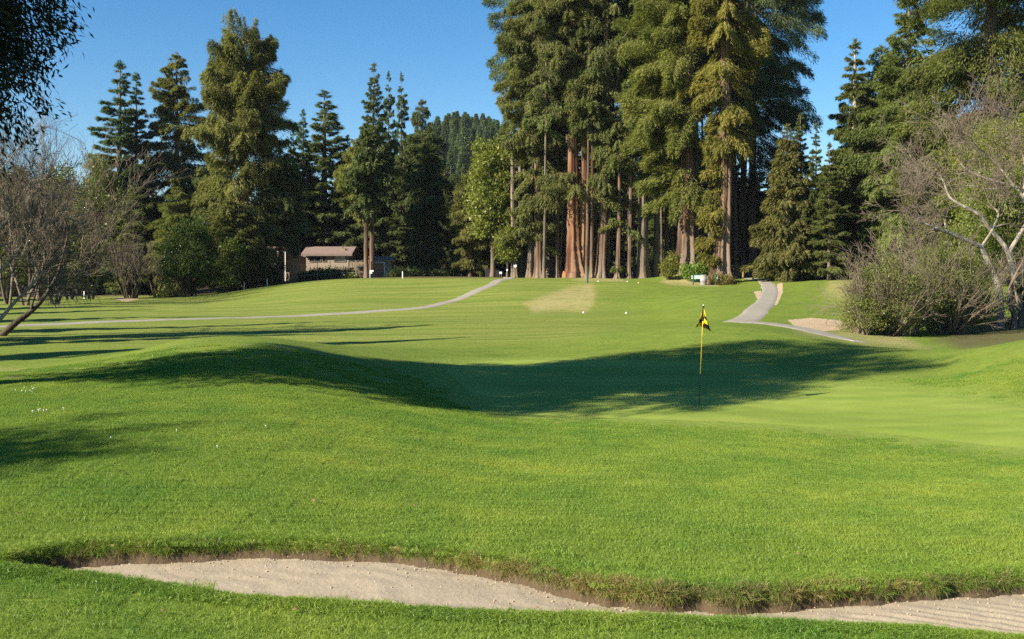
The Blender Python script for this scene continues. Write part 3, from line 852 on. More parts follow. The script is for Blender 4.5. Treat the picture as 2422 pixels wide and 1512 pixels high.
# ------------------------------------------------------------------ trees beyond the fairway, left of the grove
GL = 'tall conifers beyond the far fairway'
def left_trees():
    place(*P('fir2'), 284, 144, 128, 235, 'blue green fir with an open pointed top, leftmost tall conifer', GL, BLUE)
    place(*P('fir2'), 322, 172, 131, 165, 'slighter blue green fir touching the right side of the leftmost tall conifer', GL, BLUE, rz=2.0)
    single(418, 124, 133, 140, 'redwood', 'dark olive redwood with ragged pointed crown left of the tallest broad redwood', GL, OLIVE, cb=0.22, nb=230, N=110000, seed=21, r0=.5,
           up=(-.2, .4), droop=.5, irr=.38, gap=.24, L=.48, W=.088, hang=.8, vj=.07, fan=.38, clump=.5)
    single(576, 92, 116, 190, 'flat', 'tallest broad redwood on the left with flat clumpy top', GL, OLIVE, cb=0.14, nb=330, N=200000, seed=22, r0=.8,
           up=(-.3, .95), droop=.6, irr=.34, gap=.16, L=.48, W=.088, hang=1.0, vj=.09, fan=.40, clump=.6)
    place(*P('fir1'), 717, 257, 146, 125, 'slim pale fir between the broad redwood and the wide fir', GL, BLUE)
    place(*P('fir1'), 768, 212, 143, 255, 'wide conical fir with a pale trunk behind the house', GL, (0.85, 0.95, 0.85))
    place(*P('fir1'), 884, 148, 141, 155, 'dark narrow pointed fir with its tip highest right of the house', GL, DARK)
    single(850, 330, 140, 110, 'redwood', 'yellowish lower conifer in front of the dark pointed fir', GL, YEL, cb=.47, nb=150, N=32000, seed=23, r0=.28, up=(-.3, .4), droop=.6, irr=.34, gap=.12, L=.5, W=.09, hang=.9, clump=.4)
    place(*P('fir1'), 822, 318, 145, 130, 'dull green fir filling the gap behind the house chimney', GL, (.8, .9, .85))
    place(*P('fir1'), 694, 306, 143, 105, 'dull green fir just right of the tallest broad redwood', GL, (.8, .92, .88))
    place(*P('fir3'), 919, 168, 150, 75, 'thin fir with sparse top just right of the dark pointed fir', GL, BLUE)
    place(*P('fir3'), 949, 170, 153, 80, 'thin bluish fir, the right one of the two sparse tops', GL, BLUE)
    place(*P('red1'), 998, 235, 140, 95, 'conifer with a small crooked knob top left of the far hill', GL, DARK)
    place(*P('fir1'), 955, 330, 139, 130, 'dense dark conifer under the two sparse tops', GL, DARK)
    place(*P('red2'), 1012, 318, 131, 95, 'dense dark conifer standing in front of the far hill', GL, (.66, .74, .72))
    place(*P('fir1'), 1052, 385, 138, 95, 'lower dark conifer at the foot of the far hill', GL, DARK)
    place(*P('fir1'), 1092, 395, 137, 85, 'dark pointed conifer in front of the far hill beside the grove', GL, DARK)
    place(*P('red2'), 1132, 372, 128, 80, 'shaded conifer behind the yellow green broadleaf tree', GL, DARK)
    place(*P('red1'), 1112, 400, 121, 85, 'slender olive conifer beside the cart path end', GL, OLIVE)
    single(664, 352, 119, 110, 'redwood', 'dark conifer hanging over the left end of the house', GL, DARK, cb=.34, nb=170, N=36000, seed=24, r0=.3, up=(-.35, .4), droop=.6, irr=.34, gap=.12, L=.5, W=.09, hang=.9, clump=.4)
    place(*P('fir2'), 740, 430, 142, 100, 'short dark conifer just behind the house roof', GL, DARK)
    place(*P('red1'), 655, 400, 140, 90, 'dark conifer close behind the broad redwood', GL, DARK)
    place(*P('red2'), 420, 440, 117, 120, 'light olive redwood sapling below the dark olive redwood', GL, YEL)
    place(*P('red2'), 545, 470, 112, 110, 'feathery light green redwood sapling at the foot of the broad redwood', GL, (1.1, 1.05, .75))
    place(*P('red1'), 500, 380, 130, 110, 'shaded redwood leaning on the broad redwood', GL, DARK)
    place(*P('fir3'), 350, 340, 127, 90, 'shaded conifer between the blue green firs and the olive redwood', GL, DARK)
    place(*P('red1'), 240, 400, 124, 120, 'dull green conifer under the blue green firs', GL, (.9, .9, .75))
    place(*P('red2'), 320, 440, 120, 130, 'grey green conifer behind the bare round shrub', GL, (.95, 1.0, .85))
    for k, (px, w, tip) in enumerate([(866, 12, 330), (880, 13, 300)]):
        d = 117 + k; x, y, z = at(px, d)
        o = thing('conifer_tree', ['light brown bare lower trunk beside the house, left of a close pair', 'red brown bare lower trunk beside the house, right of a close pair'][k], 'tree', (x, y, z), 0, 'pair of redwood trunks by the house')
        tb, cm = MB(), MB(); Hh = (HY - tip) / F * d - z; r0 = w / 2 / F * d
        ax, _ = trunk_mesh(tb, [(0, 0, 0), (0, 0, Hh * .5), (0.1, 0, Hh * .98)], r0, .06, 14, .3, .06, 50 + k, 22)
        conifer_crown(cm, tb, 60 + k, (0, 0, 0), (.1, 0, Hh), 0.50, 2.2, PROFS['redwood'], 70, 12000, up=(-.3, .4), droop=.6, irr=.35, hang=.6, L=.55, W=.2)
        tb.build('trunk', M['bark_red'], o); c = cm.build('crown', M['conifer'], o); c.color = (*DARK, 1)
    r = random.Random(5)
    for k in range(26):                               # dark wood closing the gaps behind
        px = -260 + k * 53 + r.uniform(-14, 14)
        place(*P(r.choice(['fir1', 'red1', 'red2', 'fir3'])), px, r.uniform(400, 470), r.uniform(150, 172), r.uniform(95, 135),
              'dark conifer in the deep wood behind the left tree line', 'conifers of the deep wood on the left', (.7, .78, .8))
left_trees()

# ------------------------------------------------------------------ the redwood grove
GG = 'redwoods of the central grove'
def grove_tree(px, yb, d, w, path, cb_y, R, label, color=(1, 1, 1), N=30000, nb=120, seed=0, bark='bark_red', top_y=-330, flare=.6, ridge=.13, n=24, kind='redwood',
               side=None, low=None, hang=.9, droop=.7, up=(-.35, .25), twin=None, **kw):
    """trunk through (px, py) points, crown from photo height cb_y up, well out of the frame"""
    x0, _, z0 = at(px, d)
    r0 = w / 2 / F * d
    o = thing('redwood_tree', label, 'tree', (x0, d, z0), 0, GG)
    def loc(a, b): return ((a - px) / F * d, 0.0, (HY - b) / F * d - z0)
    tb, cm = MB(), MB()
    pts = [(0, 0, 0)] + [loc(a, b) for a, b in path]
    (ax0, az) = (pts[-2], pts[-1]) if len(pts) > 2 else (pts[0], pts[-1])
    tz = (HY - top_y) / F * d - z0
    k = (tz - az[2]) / max(az[2] - ax0[2], .1)
    if tz > az[2] + 2:
        pts.append((az[0] + (az[0] - ax0[0]) * k * 0.6, 0.0, tz))
    ax, _ = trunk_mesh(tb, pts, r0, 0.07 if top_y < 300 else r0 * .5, n, flare, ridge, seed, 44)
    if twin:
        tp = [(twin[0][0] + 0, 0, 0)] if False else [loc(a, b) for a, b in twin]
        trunk_mesh(tb, tp, r0 * .62, 0.07, n, 0.0, ridge, seed + 5, 36)
    cb = ((HY - cb_y) / F * d - z0) / tz
    if N:
        conifer_crown(cm, tb, seed + 9, (0, 0, 0), tuple(pts[-1]), cb, R, PROFS[kind], int(nb * 1.35), int(N * 1.75), up=up, droop=droop, irr=.45, gap=.2, L=.52, W=.078, hang=hang, axis=ax, side=side, limb_r=.06, clump=.4, **kw)
        if low:                                        # sparse lower limbs
            for (ly0, ly1, lR, ln, lN, ls) in low:
                h0 = ((HY - ly0) / F * d - z0); h1 = ((HY - ly1) / F * d - z0)
                aa = np.array([np.interp(hh, ax[:, 2], ax[:, 0]) for hh in (h0, h1)])
                conifer_crown(cm, tb, seed + 31 + ln, (aa[0], 0, h0), (aa[1], 0, h1), 0.0, lR, lambda t: np.full_like(t, .9), ln, int(lN * 2.3), up=(-.1, .05), droop=.6, irr=.4, gap=0, L=.5, W=.08, hang=.9, side=ls, limb_r=.06, tight=ls is not None)
        c = cm.build('crown', M['conifer'], o); c.color = (*color, 1)
    tb.build('trunk', M[bark], o, smooth=False)
    return o

def grove():
    Lf = math.pi
    grove_tree(1219, 658, 114, 12, [(1213, 480), (1211, 372)], 0, 0, 'grey leaning pole trunk with broken top and a round white tag', N=0, bark='bark_grey', top_y=372, seed=1, flare=.4)
    grove_tree(1212, 658, 115, 8, [(1214, 560), (1217, 400)], 0, 0, 'thin tan trunk touching the grey leaning pole trunk', N=0, bark='bark_grey', top_y=400, seed=2, flare=.3)
    grove_tree(1253, 659, 114, 16, [(1258, 500), (1260, 320), (1248, 0)], 540, 2.7, 'dark grey trunk bending left as it rises near the left of the grove', (1.0, .98, .85), 42000, 150, 3, 'bark_grey',
               low=[(560, 470, 2.6, 22, 5000, None)])
    grove_tree(1274, 659, 113, 17, [(1272, 500), (1270, 400), (1266, 0)], 440, 3.1, 'straight brown trunk directly right of the bending grey trunk', (1, .95, .82), 38000, 120, 4, 'bark_red')
    grove_tree(1304, 659, 117, 9, [(1306, 560), (1308, 420)], 430, 2.0, 'thin grey trunk left of a red brown thin trunk and dead snag', (1, 1, .85), 12000, 60, 5, 'bark_grey', top_y=120)
    grove_tree(1317, 659, 114, 11, [(1318, 500), (1318, 300)], 330, 2.6, 'thin red brown trunk beside the white dead snag', (1, 1, .85), 16000, 70, 6, 'bark_red', top_y=0)
    grove_tree(1325, 655, 116, 4, [(1328, 560), (1333, 470)], 0, 0, 'white dead snag leaning right beside a red brown thin trunk', N=0, bark='bark_pale', top_y=470, seed=7, flare=.1)
    grove_tree(1362, 657, 112, 33, [(1357, 560), (1355, 300), (1355, 0)], 215, 3.4, 'bright orange redwood with forked double trunk', (1, .95, .82), 52000, 150, 8, 'bark_orange', n=36, ridge=.16,
               twin=[(1376, 628), (1379, 560), (1383, 280), (1384, -300)], low=[(455, 405, 4.2, 12, 3600, None)])
    grove_tree(1399, 659, 111, 10, [(1400, 560), (1401, 400)], 330, 2.2, 'slim light brown trunk right of the forked orange redwood', (1, 1, .85), 9000, 50, 9, 'bark_red', top_y=200)
    grove_tree(1421, 657, 111, 22, [(1428, 500), (1433, 250), (1436, 0)], 235, 3.3, 'brown redwood leaning right over mossy roots', (.95, .95, .82), 46000, 120, 10, 'bark_red', n=24,
               low=[(470, 400, 4.4, 9, 2600, None)])
    grove_tree(1438, 660, 112, 9, [(1438, 560), (1437, 450)], 340, 2.0, 'thin grey trunk close behind the brown leaning redwood', (.9, 1, .85), 7000, 40, 11, 'bark_grey', top_y=260)
    grove_tree(1460, 662, 110, 11, [(1464, 560), (1465, 440)], 400, 2.0, 'slender reddish trunk with a tuft of leaves near its foot', (1, 1, .8), 9000, 50, 12, 'bark_red', top_y=260,
               low=[(642, 630, .7, 7, 300, None), (560, 500, 2.0, 5, 500, None)])
    grove_tree(1519, 661, 111, 27, [(1521, 500), (1526, 250), (1530, 0)], 270, 3.4, 'thick shaded brown trunk in the middle of the grove', (.9, .95, .8), 40000, 110, 13, 'bark_grey', n=26,
               low=[(450, 330, 3.6, 8, 2200, None)])
    grove_tree(1549, 660, 112, 16, [(1553, 560), (1554, 400)], 390, 2.4, 'grey brown trunk left of the round clipped shrub', (.9, 1, .8), 14000, 60, 14, 'bark_grey', top_y=60)
    grove_tree(1577, 655, 119, 13, [(1577, 560), (1577, 300)], 330, 2.6, 'pale grey trunk rising behind the round clipped shrub', (.8, .9, .8), 12000, 60, 15, 'bark_grey', top_y=100)
    grove_tree(1590, 655, 120, 10, [(1590, 560), (1590, 300)], 330, 2.6, 'dim grey trunk behind the round clipped shrub, next to the pale grey one', (.8, .9, .8), 9000, 50, 16, 'bark_grey', top_y=100)
    grove_tree(1622, 640, 104, 40, [(1626, 500), (1627, 250), (1622, 0)], 455, 4.8, 'massive redwood on the grassy mound with yellow green boughs', (1.08, 1.06, .72), 90000, 190, 17, 'bark_red', n=44, ridge=.15,
               side=Lf, hang=.5)
    grove_tree(1705, 672, 98, 37, [(1712, 500), (1716, 250), (1716, 0)], 330, 3.3, 'massive furrowed redwood beside the bench and bin with orange tinted top', ORNG, 60000, 130, 18, 'bark_red', n=48, ridge=.17, flare=.6,
               low=[(625, 330, 1.9, 44, 5200, Lf)])
    grove_tree(1755, 650, 130, 17, [(1757, 500), (1764, 250), (1768, 0)], 330, 4.2, 'dark straight trunk left of the handrail, left one of a shaded pair', (.75, .85, .85), 34000, 100, 19, 'bark_red', side=None)
    grove_tree(1777, 648, 130, 21, [(1778, 500), (1784, 250), (1788, 0)], 400, 6.5, 'dark straight trunk behind the signpost with boughs reaching into the sky', (.72, .86, .9), 60000, 150, 20, 'bark_red', side=0.0)
    grove_tree(1286, 659, 111, 8, [(1288, 560), (1290, 380)], 330, 2.0, 'slim straight grey trunk between the brown trunk and the thin grey one', (.95, 1, .85), 6000, 36, 21, 'bark_grey', top_y=120)
    grove_tree(1387, 659, 110, 8, [(1389, 560), (1391, 380)], 300, 2.0, 'slim straight trunk at the right foot of the forked orange redwood', (.95, 1, .85), 6000, 36, 22, 'bark_red', top_y=100)
    grove_tree(1488, 661, 110, 9, [(1490, 560), (1493, 360)], 320, 2.2, 'slim straight trunk left of the thick shaded brown trunk', (.9, 1, .82), 6000, 36, 23, 'bark_red', top_y=100)
    # further trunks, deep in the shade of the grove
    r = random.Random(9)
    for k, px in enumerate([1232, 1240, 1288, 1338, 1347, 1382, 1408, 1446, 1474, 1487, 1500, 1566, 1604, 1648, 1662, 1680, 1730, 1742]):
        d = r.uniform(120, 136)
        grove_tree(px, 655, d, r.choice([7, 9, 12, 15]), [(px + r.uniform(-4, 4), 400)], r.uniform(170, 300), 3.4, 'dim trunk deep in the shade of the grove', (.8, .88, .82), 11000, 60, 100 + k, r.choice(['bark_grey', 'bark_red']),
                   top_y=r.uniform(-260, 40), n=12)
    for k in range(24):
        px = 1150 + k * 33 + r.uniform(-10, 10)
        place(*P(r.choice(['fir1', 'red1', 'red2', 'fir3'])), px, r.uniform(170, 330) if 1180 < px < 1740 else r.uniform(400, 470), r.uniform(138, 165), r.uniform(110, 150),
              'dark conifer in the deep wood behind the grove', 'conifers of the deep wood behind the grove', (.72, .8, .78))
grove()

# ------------------------------------------------------------------ right hand wood
GR = 'tall conifers of the right hand wood'
def right_trees():
    single(1862, 298, 96, 178, 'fir', 'brown tinged fir with drooping limbs right of the path top', GR, BRN, cb=0.05, nb=240, N=44000, seed=41, bark='bark_dark', r0=.42, up=(-.25, .5), droop=.5, irr=.2, gap=.06, vj=.07, L=.5, W=.09, hang=.75, fan=.36, limb_r=.055)
    place(*P('fir1'), 1893, 266, 97.5, 120, 'green pointed fir just behind the brown tinged fir', GR, (.85, .95, .85))
    place(*P('fir2'), 1930, 290, 95, 95, 'sparse fir between the brown tinged fir and the big conical fir', GR, (.85, .95, .8))
    place(*P('fir2'), 1796, 356, 150, 90, 'far pale fir seen in the gap right of the grove', GR, BLUE)
    place(*P('fir1'), 1830, 372, 146, 90, 'far dark fir low in the gap right of the grove', GR, DARK)
    single(2022, 94, 100, 225, 'fir', 'big conical fir with a pale trunk showing through', GR, (.92, .96, .80), cb=0.06, nb=190, N=140000, seed=42, bark='bark_pale', r0=.5, up=(-.2, .5), droop=.45, irr=.3, gap=.12, vj=.05, fan=.34, L=.48, W=.085, hang=.6)
    place(*P('red1'), 2084, 108, 121, 170, 'redwood behind the right shoulder of the big conical fir', GR, (.8, .9, .75))
    single(2150, -40, 96, 260, 'fir_slim', 'tall dark green conifer whose top leaves the picture', GR, (.88, .98, .72), cb=0.10, nb=320, N=190000, seed=43, bark='bark_grey', r0=.55, up=(-.2, .4), droop=.5, irr=.32, gap=.08, L=.48, W=.088, hang=.8, vj=.06, fan=.44, clump=.4)
    single(2345, -420, 86, 330, 'redwood', 'huge yellow olive redwood with clumpy boughs at the right edge', GR, (.86, .87, .62), cb=0.10, nb=260, N=260000, seed=44, bark='bark_dark', r0=.9, up=(-.35, .4), droop=.7, irr=.42, gap=.14, L=.44, W=.085, hang=.9, clump=.8, fan=.42)
    single(2500, -420, 92, 380, 'redwood', 'second huge redwood half out of the picture at the right', GR, (.82, .84, .6), cb=0.08, nb=220, N=70000, seed=45, bark='bark_red', r0=.9, up=(-.35, .3), droop=.7, irr=.36, gap=.12, L=.46, W=.15, hang=1.0, clump=.55)
    place(*P('red2'), 2098, 250, 103, 130, 'drooping dark conifer at the foot of the tall dark green conifer', GR, DARK)
    place(*P('fir2'), 1962, 335, 93, 105, 'sunlit young fir left of the big conical fir', GR, (1.0, 1.02, .82))
    place(*P('red1'), 1965, 420, 106, 120, 'bushy young conifer left of the reddish trunk', GR, (.95, 1.0, .7))
    place(*P('red2'), 2060, 390, 100, 130, 'shaggy conifer close behind the grey green bush', GR, (.85, .95, .75))
    place(*P('red2'), 2170, 300, 95, 140, 'shaded conifer behind the white barked tree', GR, (.7, .8, .7))
    place(*P('red2'), 2240, 250, 98, 150, 'shaded conifer under the huge yellow olive redwood', GR, (.8, .85, .65))
    x, y, z = at(1990, 108)
    o = thing('conifer_tree', 'short reddish trunk at the lawn edge left of the grey green bush', 'tree', (x, y, z), 0, GR)
    tb, cm = MB(), MB()
    trunk_mesh(tb, [(0, 0, 0), (0, 0, 6), (0, 0, 12)], .42, .06, 16, .35, .1, 77, 22)
    conifer_crown(cm, tb, 78, (0, 0, 0), (0, 0, 12.5), .3, 2.6, PROFS['redwood'], 80, 14000, up=(-.3, .3), hang=.7)
    tb.build('trunk', M['bark_red'], o); c = cm.build('crown', M['conifer'], o); c.color = (.8, .9, .7, 1)
    r = random.Random(6)
    for k in range(26):
        px = 1785 + k * 42 + r.uniform(-14, 14)
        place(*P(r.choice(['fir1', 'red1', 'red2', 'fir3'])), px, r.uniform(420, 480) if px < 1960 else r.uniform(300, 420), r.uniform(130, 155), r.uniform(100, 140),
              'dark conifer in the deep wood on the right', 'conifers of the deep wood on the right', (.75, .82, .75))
right_trees()
for _k, _p in enumerate(PROTO.values()):
    _p[0].location = ((-420 + _k * 70 - CX) / F * 158, 158, -3.2)
    tag(_p[0], 'dark conifer in the deep wood behind the left tree line', 'tree', 'conifers of the deep wood on the left')

# ------------------------------------------------------------------ shrubs and broadleaf trees
def leafy(seed, c, rad, ncl, nl, L=0.22, W=0.12, shell=0.55, flat=1.0, cr=0.28, low=0.0):
    """leaf clumps spread through an ellipsoid; returns arrays for MB.leaves"""
    r = rng_(seed)
    c = np.asarray(c, float); rad = np.asarray(rad, float)
    u = unit(r.normal(0, 1, (ncl, 3)))
    u[:, 2] = np.where(u[:, 2] < -0.75, -u[:, 2], u[:, 2])
    rr = shell + (1 - shell) * r.uniform(0, 1, ncl) ** 0.6
    lump = 1 + 0.16 * np.sin(u[:, 0] * 5 + seed) + 0.14 * np.sin(u[:, 1] * 6 + u[:, 2] * 5 + seed * 2)
    cc = c + u * rr[:, None] * rad * lump[:, None]
    i = r.integers(0, ncl, nl)
    p = cc[i] + r.normal(0, 1, (nl, 3)) * cr * r.uniform(.5, 1.4, ncl)[i][:, None] * np.array([1, 1, .75])
    D = unit(u[i] * 0.5 + r.normal(0, .8, (nl, 3)) + np.array([0, 0, -.1]))
    S = unit(np.cross(D, r.normal(0, 1, (nl, 3)) * .8 + np.array([0, 0, 1.0])))
    tint = np.clip(.5 + r.normal(0, .2, ncl)[i] + r.normal(0, .15, nl), 0, 1)
    return p, D, S, L * r.uniform(.6, 1.3, nl), W * r.uniform(.7, 1.2, nl), tint, cc

def shrub(px, d, wpx, top, label, color=(1, 1, 1), N=9000, seed=0, name='shrub', group=None, stem='bark_dark', L=.24, W=.12, by=None, cr=.3, depth=None, mat='broad', stems=9, trunk=None, ncl=None):
    x, y, z = at(px, d)
    if by is not None: z = (HY - by) / F * d
    Hh = (HY - top) / F * d - z; R = wpx / 2 / F * d
    o = thing(name, label, 'shrub' if name in ('shrub', 'hedge') else 'tree', (x, y, z), 0, group)
    lo = 0.0 if trunk is None else trunk * Hh
    c = np.array([0, 0, lo + (Hh - lo) * .5]); rad = np.array([R, depth or R, (Hh - lo) * .5])
    p, D, S, L_, W_, t_, cc = leafy(seed, c, rad * .9, ncl or max(40, N // 60), N, L, W, cr=cr)
    p[:, 2] = np.maximum(p[:, 2], 0.03)
    fm = MB().leaves(p, D, S, L_, W_, t_, .08)
    sm = MB()
    r = rng_(seed + 7)
    k = r.choice(len(cc), min(len(cc), stems * 6), replace=False)
    if trunk is None:
        b = np.c_[r.normal(0, R * .12, len(k)), r.normal(0, R * .12, len(k)), np.full(len(k), -.1)]
        sm.prisms(b, b * .4 + cc[k] * .6, np.full(len(k), .05), np.full(len(k), .03), 4)
        sm.prisms(b * .4 + cc[k] * .6, cc[k], np.full(len(k), .03), np.full(len(k), .012), 4)
    else:
        trunk_mesh(sm, [(0, 0, 0), (.1, 0, Hh * .4), (0, 0, Hh * .8)], max(.12, Hh * .018), .04, 10, .3, .04, seed, 14)
        h = r.uniform(.25, .7, len(k)) * Hh
        b = np.c_[np.zeros(len(k)), np.zeros(len(k)), h]
        m = b * .5 + cc[k] * .5 + np.array([0, 0, .3])
        sm.prisms(b, m, np.full(len(k), .07), np.full(len(k), .045), 4); sm.prisms(m, cc[k], np.full(len(k), .045), np.full(len(k), .015), 4)
    fo = fm.build('foliage' if trunk is None else 'crown', M[mat], o); fo.color = (*color, 1)
    sm.build('stems' if trunk is None else 'trunk', M[stem], o)
    return o

# ------------------------------------------------------------------ bare trees
def grow(segs, p, d, L, r, lvl, rg, spread=.6, grav=0.0, kids=(3, 5), wob=.18, maxl=4, minr=.006, shrink=.62, rk=.55):
    n = 4 if lvl < 2 else 3
    step = L / n
    pts = [p.copy()]
    for k in range(n):
        d = d + np.array([rg.gauss(0, wob), rg.gauss(0, wob), rg.gauss(0, wob) + grav])
        d /= np.linalg.norm(d)
        q = p + d * step
        r1 = max(r * (1 - .5 / n), minr)
        segs.append((p, q, r, r1)); p = q; r = r1
        pts.append(p.copy())
        if lvl < maxl and (k > 0 or lvl > 1):
            m = rg.randint(*kids) / n
            for _ in range(int(m) + (rg.random() < m - int(m))):
                a = rg.gauss(0, 1), rg.gauss(0, 1), rg.gauss(0, 1)
                e = np.cross(d, a); e /= np.linalg.norm(e) + 1e-9
                sp = spread * rg.uniform(.6, 1.3)
                nd = d * math.cos(sp) + e * math.sin(sp)
                grow(segs, p, nd, L * shrink * rg.uniform(.7, 1.15), max(r * rk, minr), lvl + 1, rg, spread, grav, kids, wob, maxl, minr, shrink, rk)
    if lvl < maxl:
        grow(segs, p, d, L * shrink, max(r * .8, minr), lvl + 1, rg, spread, grav, kids, wob, maxl, minr, shrink, rk)

def split_build(o, segs, thick, mt, mw):
    A = [s for s in segs if s[2] > thick]; B = [s for s in segs if s[2] <= thick]
    for nm, S, n, m in (('trunk', A, 7, mt), ('twigs', B, 3, mw)):
        if S:
            a = [np.array([s[k] for s in S]) for k in range(4)]
            ext = a[1] + unit(a[1] - a[0]) * (a[3][:, None] * .4)
            MB().prisms(a[0], ext, a[2], a[3], n).build(nm, M[m], o)

def limb(segs, pts, r0, r1, rg, twig=True, every=1, L=1.4, **kw):
    pts = np.asarray(pts, float); n = (len(pts) - 1) * 4
    t = np.arange(len(pts)); ti = np.linspace(0, len(pts) - 1, n + 1)
    Q = np.stack([pchip(t, pts[:, k], ti) for k in range(3)], 1)
    for k in range(n):
        ra, rb = r0 + (r1 - r0) * k / n, r0 + (r1 - r0) * (k + 1) / n
        segs.append((Q[k], Q[k + 1], ra, rb))
        if twig and k > n * .3 and k % every == 0:
            d = Q[k + 1] - Q[k]; d /= np.linalg.norm(d)
            e = np.cross(d, (rg.gauss(0, 1), rg.gauss(0, 1), rg.gauss(0, 1))); e /= np.linalg.norm(e)
            grow(segs, Q[k + 1], d * .6 + e * .8 + np.array([0, 0, .2]), L * rg.uniform(.6, 1.2), max(rb * .5, .012), 1, rg, **kw)
    d = Q[-1] - Q[-2]; d /= np.linalg.norm(d)
    if twig: grow(segs, Q[-1], d, L * 1.2, r1, 1, rg, **kw)

def broad_items():
    shrub(446, 108, 128, 512, 'dense round dark green laurel at the fairway edge', (.62, .78, .55), 15000, 201, L=.26, W=.13)
    shrub(535, 109, 100, 560, 'light green feathery shrub between laurel and fence', (.95, 1.0, .62), 9000, 202, L=.26)
    shrub(600, 113, 70, 615, 'dark shrub at the foot of the broad redwood', (.5, .6, .5), 4500, 203)
    shrub(636, 116, 60, 632, 'low dark shrub below the deck railing', (.42, .5, .42), 3000, 204)
    shrub(400, 107, 70, 690, 'low tan brush beside the bare round shrub', (1.1, .95, .7), 2200, 205, L=.2)
    # clipped hedge in front of the house
    shrub(790, 122, 120, 641, 'long clipped hedge in front of the house windows', (.75, .88, .55), 9000, 206, name='hedge', depth=.7, L=.2)
    shrub(740, 121, 66, 648, 'dark left end of hedge below the house', (.45, .55, .45), 4000, 207, name='hedge', depth=.7, L=.2)
    shrub(830, 118, 26, 650, 'small olive shrub in front of the hedge', (1.0, 1.0, .7), 1200, 208, L=.18)
    shrub(1088, 128, 42, 596, 'pale round shrub beside the far lawn opening', (1.25, 1.1, .7), 3000, 209, L=.24)
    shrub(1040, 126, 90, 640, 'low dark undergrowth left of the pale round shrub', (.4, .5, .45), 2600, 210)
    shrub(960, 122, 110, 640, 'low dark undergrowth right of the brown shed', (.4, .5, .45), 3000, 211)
    shrub(1165, 116, 96, 325, 'bright yellow green broadleaf tree at the left edge of the grove', (1.12, 1.12, .62), 26000, 212, name='broadleaf_tree', trunk=.2, stem='bark_grey', L=.3, W=.18, cr=.5, ncl=130)
    shrub(1199, 114, 46, 540, 'small yellow green sapling with a white square tag on its stem', (1.1, 1.1, .62), 6000, 213, name='broadleaf_tree', trunk=.22, stem='bark_grey', L=.26, W=.14, cr=.35)
    shrub(1296, 119, 80, 330, 'soft green broadleaf tree among the thin trunks of the grove', (1.0, 1.1, .62), 13000, 214, name='broadleaf_tree', trunk=.45, stem='bark_grey', L=.3, W=.17, cr=.55, ncl=90)
    shrub(1581, 101, 40, 616, 'round clipped shrub on the grassy mound', (1.1, 1.02, .6), 4200, 215, L=.16, W=.09, cr=.16)
    shrub(1596, 104, 40, 604, 'small yellowish shrub tucked behind the round clipped shrub', (1.15, 1.02, .6), 2600, 216, L=.18)
    shrub(1645, 99.5, 66, 632, 'bright green leafy fern bank behind the bench', (.85, 1.15, .5), 4200, 217, L=.32, W=.11, by=657)
    shrub(1706, 96.2, 52, 655, 'brown tangled brush around the foot of the furrowed redwood', (1.0, .72, .5), 4200, 218, L=.2, W=.05)
    shrub(1690, 103, 36, 610, 'twiggy olive brush between the two massive redwoods', (.9, .85, .6), 2600, 219, L=.2, W=.08)
    shrub(1917, 112, 60, 606, 'soft yellow green shrub behind the far yellow flag', (1.1, 1.1, .62), 4200, 220, L=.22)
    shrub(1950, 116, 80, 590, 'green shrub at the foot of the big conical fir', (.75, .85, .55), 4200, 221)
    # right side: big bush and backing broadleaf
    shrub(2100, 46, 235, 618, 'large grey green bush spilling onto the path', (1.0, .98, .80), 34000, 222, L=.10, W=.035, cr=.24, by=812, stem='twig', stems=60, ncl=420)
    shrub(2235, 48, 215, 578, 'taller right half of the grey green bush before the white barked tree', (.95, .95, .72), 28000, 223, L=.10, W=.035, cr=.24, by=790, stem='twig', stems=60, ncl=360)
    shrub(2040, 44.5, 90, 705, 'low sparse front lobe of the grey green bush', (1.05, 1.05, .75), 6000, 224, L=.10, W=.035, cr=.2, by=790, stem='twig', stems=30)
    rg = random.Random(19)
    for px, d, by, n, L0, lb in ((2085, 45.5, 806, 26, 2.3, 'tangle of bare grey twigs rising through the left half of the grey green bush'), (2235, 47.5, 790, 24, 2.9, 'tangle of bare grey twigs rising through the taller half of the bush'), (2165, 52, 760, 14, 3.0, 'bare grey brown shrub just behind the grey green bush')):
        x, y, z = at(px, d); o = thing('bare_shrub', lb, 'shrub', (x, y, (HY - by) / F * d)); sg = []
        for j in range(n):
            a = rg.uniform(0, 6.28); e = min(abs(rg.gauss(0, .55)) + .05, .95)
            dv = np.array([math.cos(a) * math.sin(e), math.sin(a) * math.sin(e), math.cos(e)])
            grow(sg, np.array([math.cos(a) * .4, math.sin(a) * .4, -.1]), dv, L0 * rg.uniform(.6, 1.1), .045, 0, rg, spread=.5, grav=.03, kids=(3, 5), wob=.16, maxl=3, minr=.006, shrink=.55)
        split_build(o, sg, .03, 'bark_grey', 'twig')
    shrub(2390, 60, 230, 400, 'leafy green broadleaf tree behind the white barked tree', (.88, .98, .5), 34000, 225, name='broadleaf_tree', trunk=.12, L=.15, W=.09, cr=.42, ncl=240)
    shrub(2420, 66, 330, 262, 'pale olive broadleaf tree at the right edge below the huge redwood', (1.12, 1.08, .68), 40000, 226, name='broadleaf_tree', trunk=.3, L=.15, W=.07, cr=.5, ncl=260)
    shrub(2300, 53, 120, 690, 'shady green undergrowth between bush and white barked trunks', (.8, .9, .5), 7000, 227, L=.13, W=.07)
    shrub(2440, 52, 120, 668, 'dark undergrowth at the right edge beside the white barked trunks', (.5, .55, .4), 7000, 228, L=.13, W=.07)
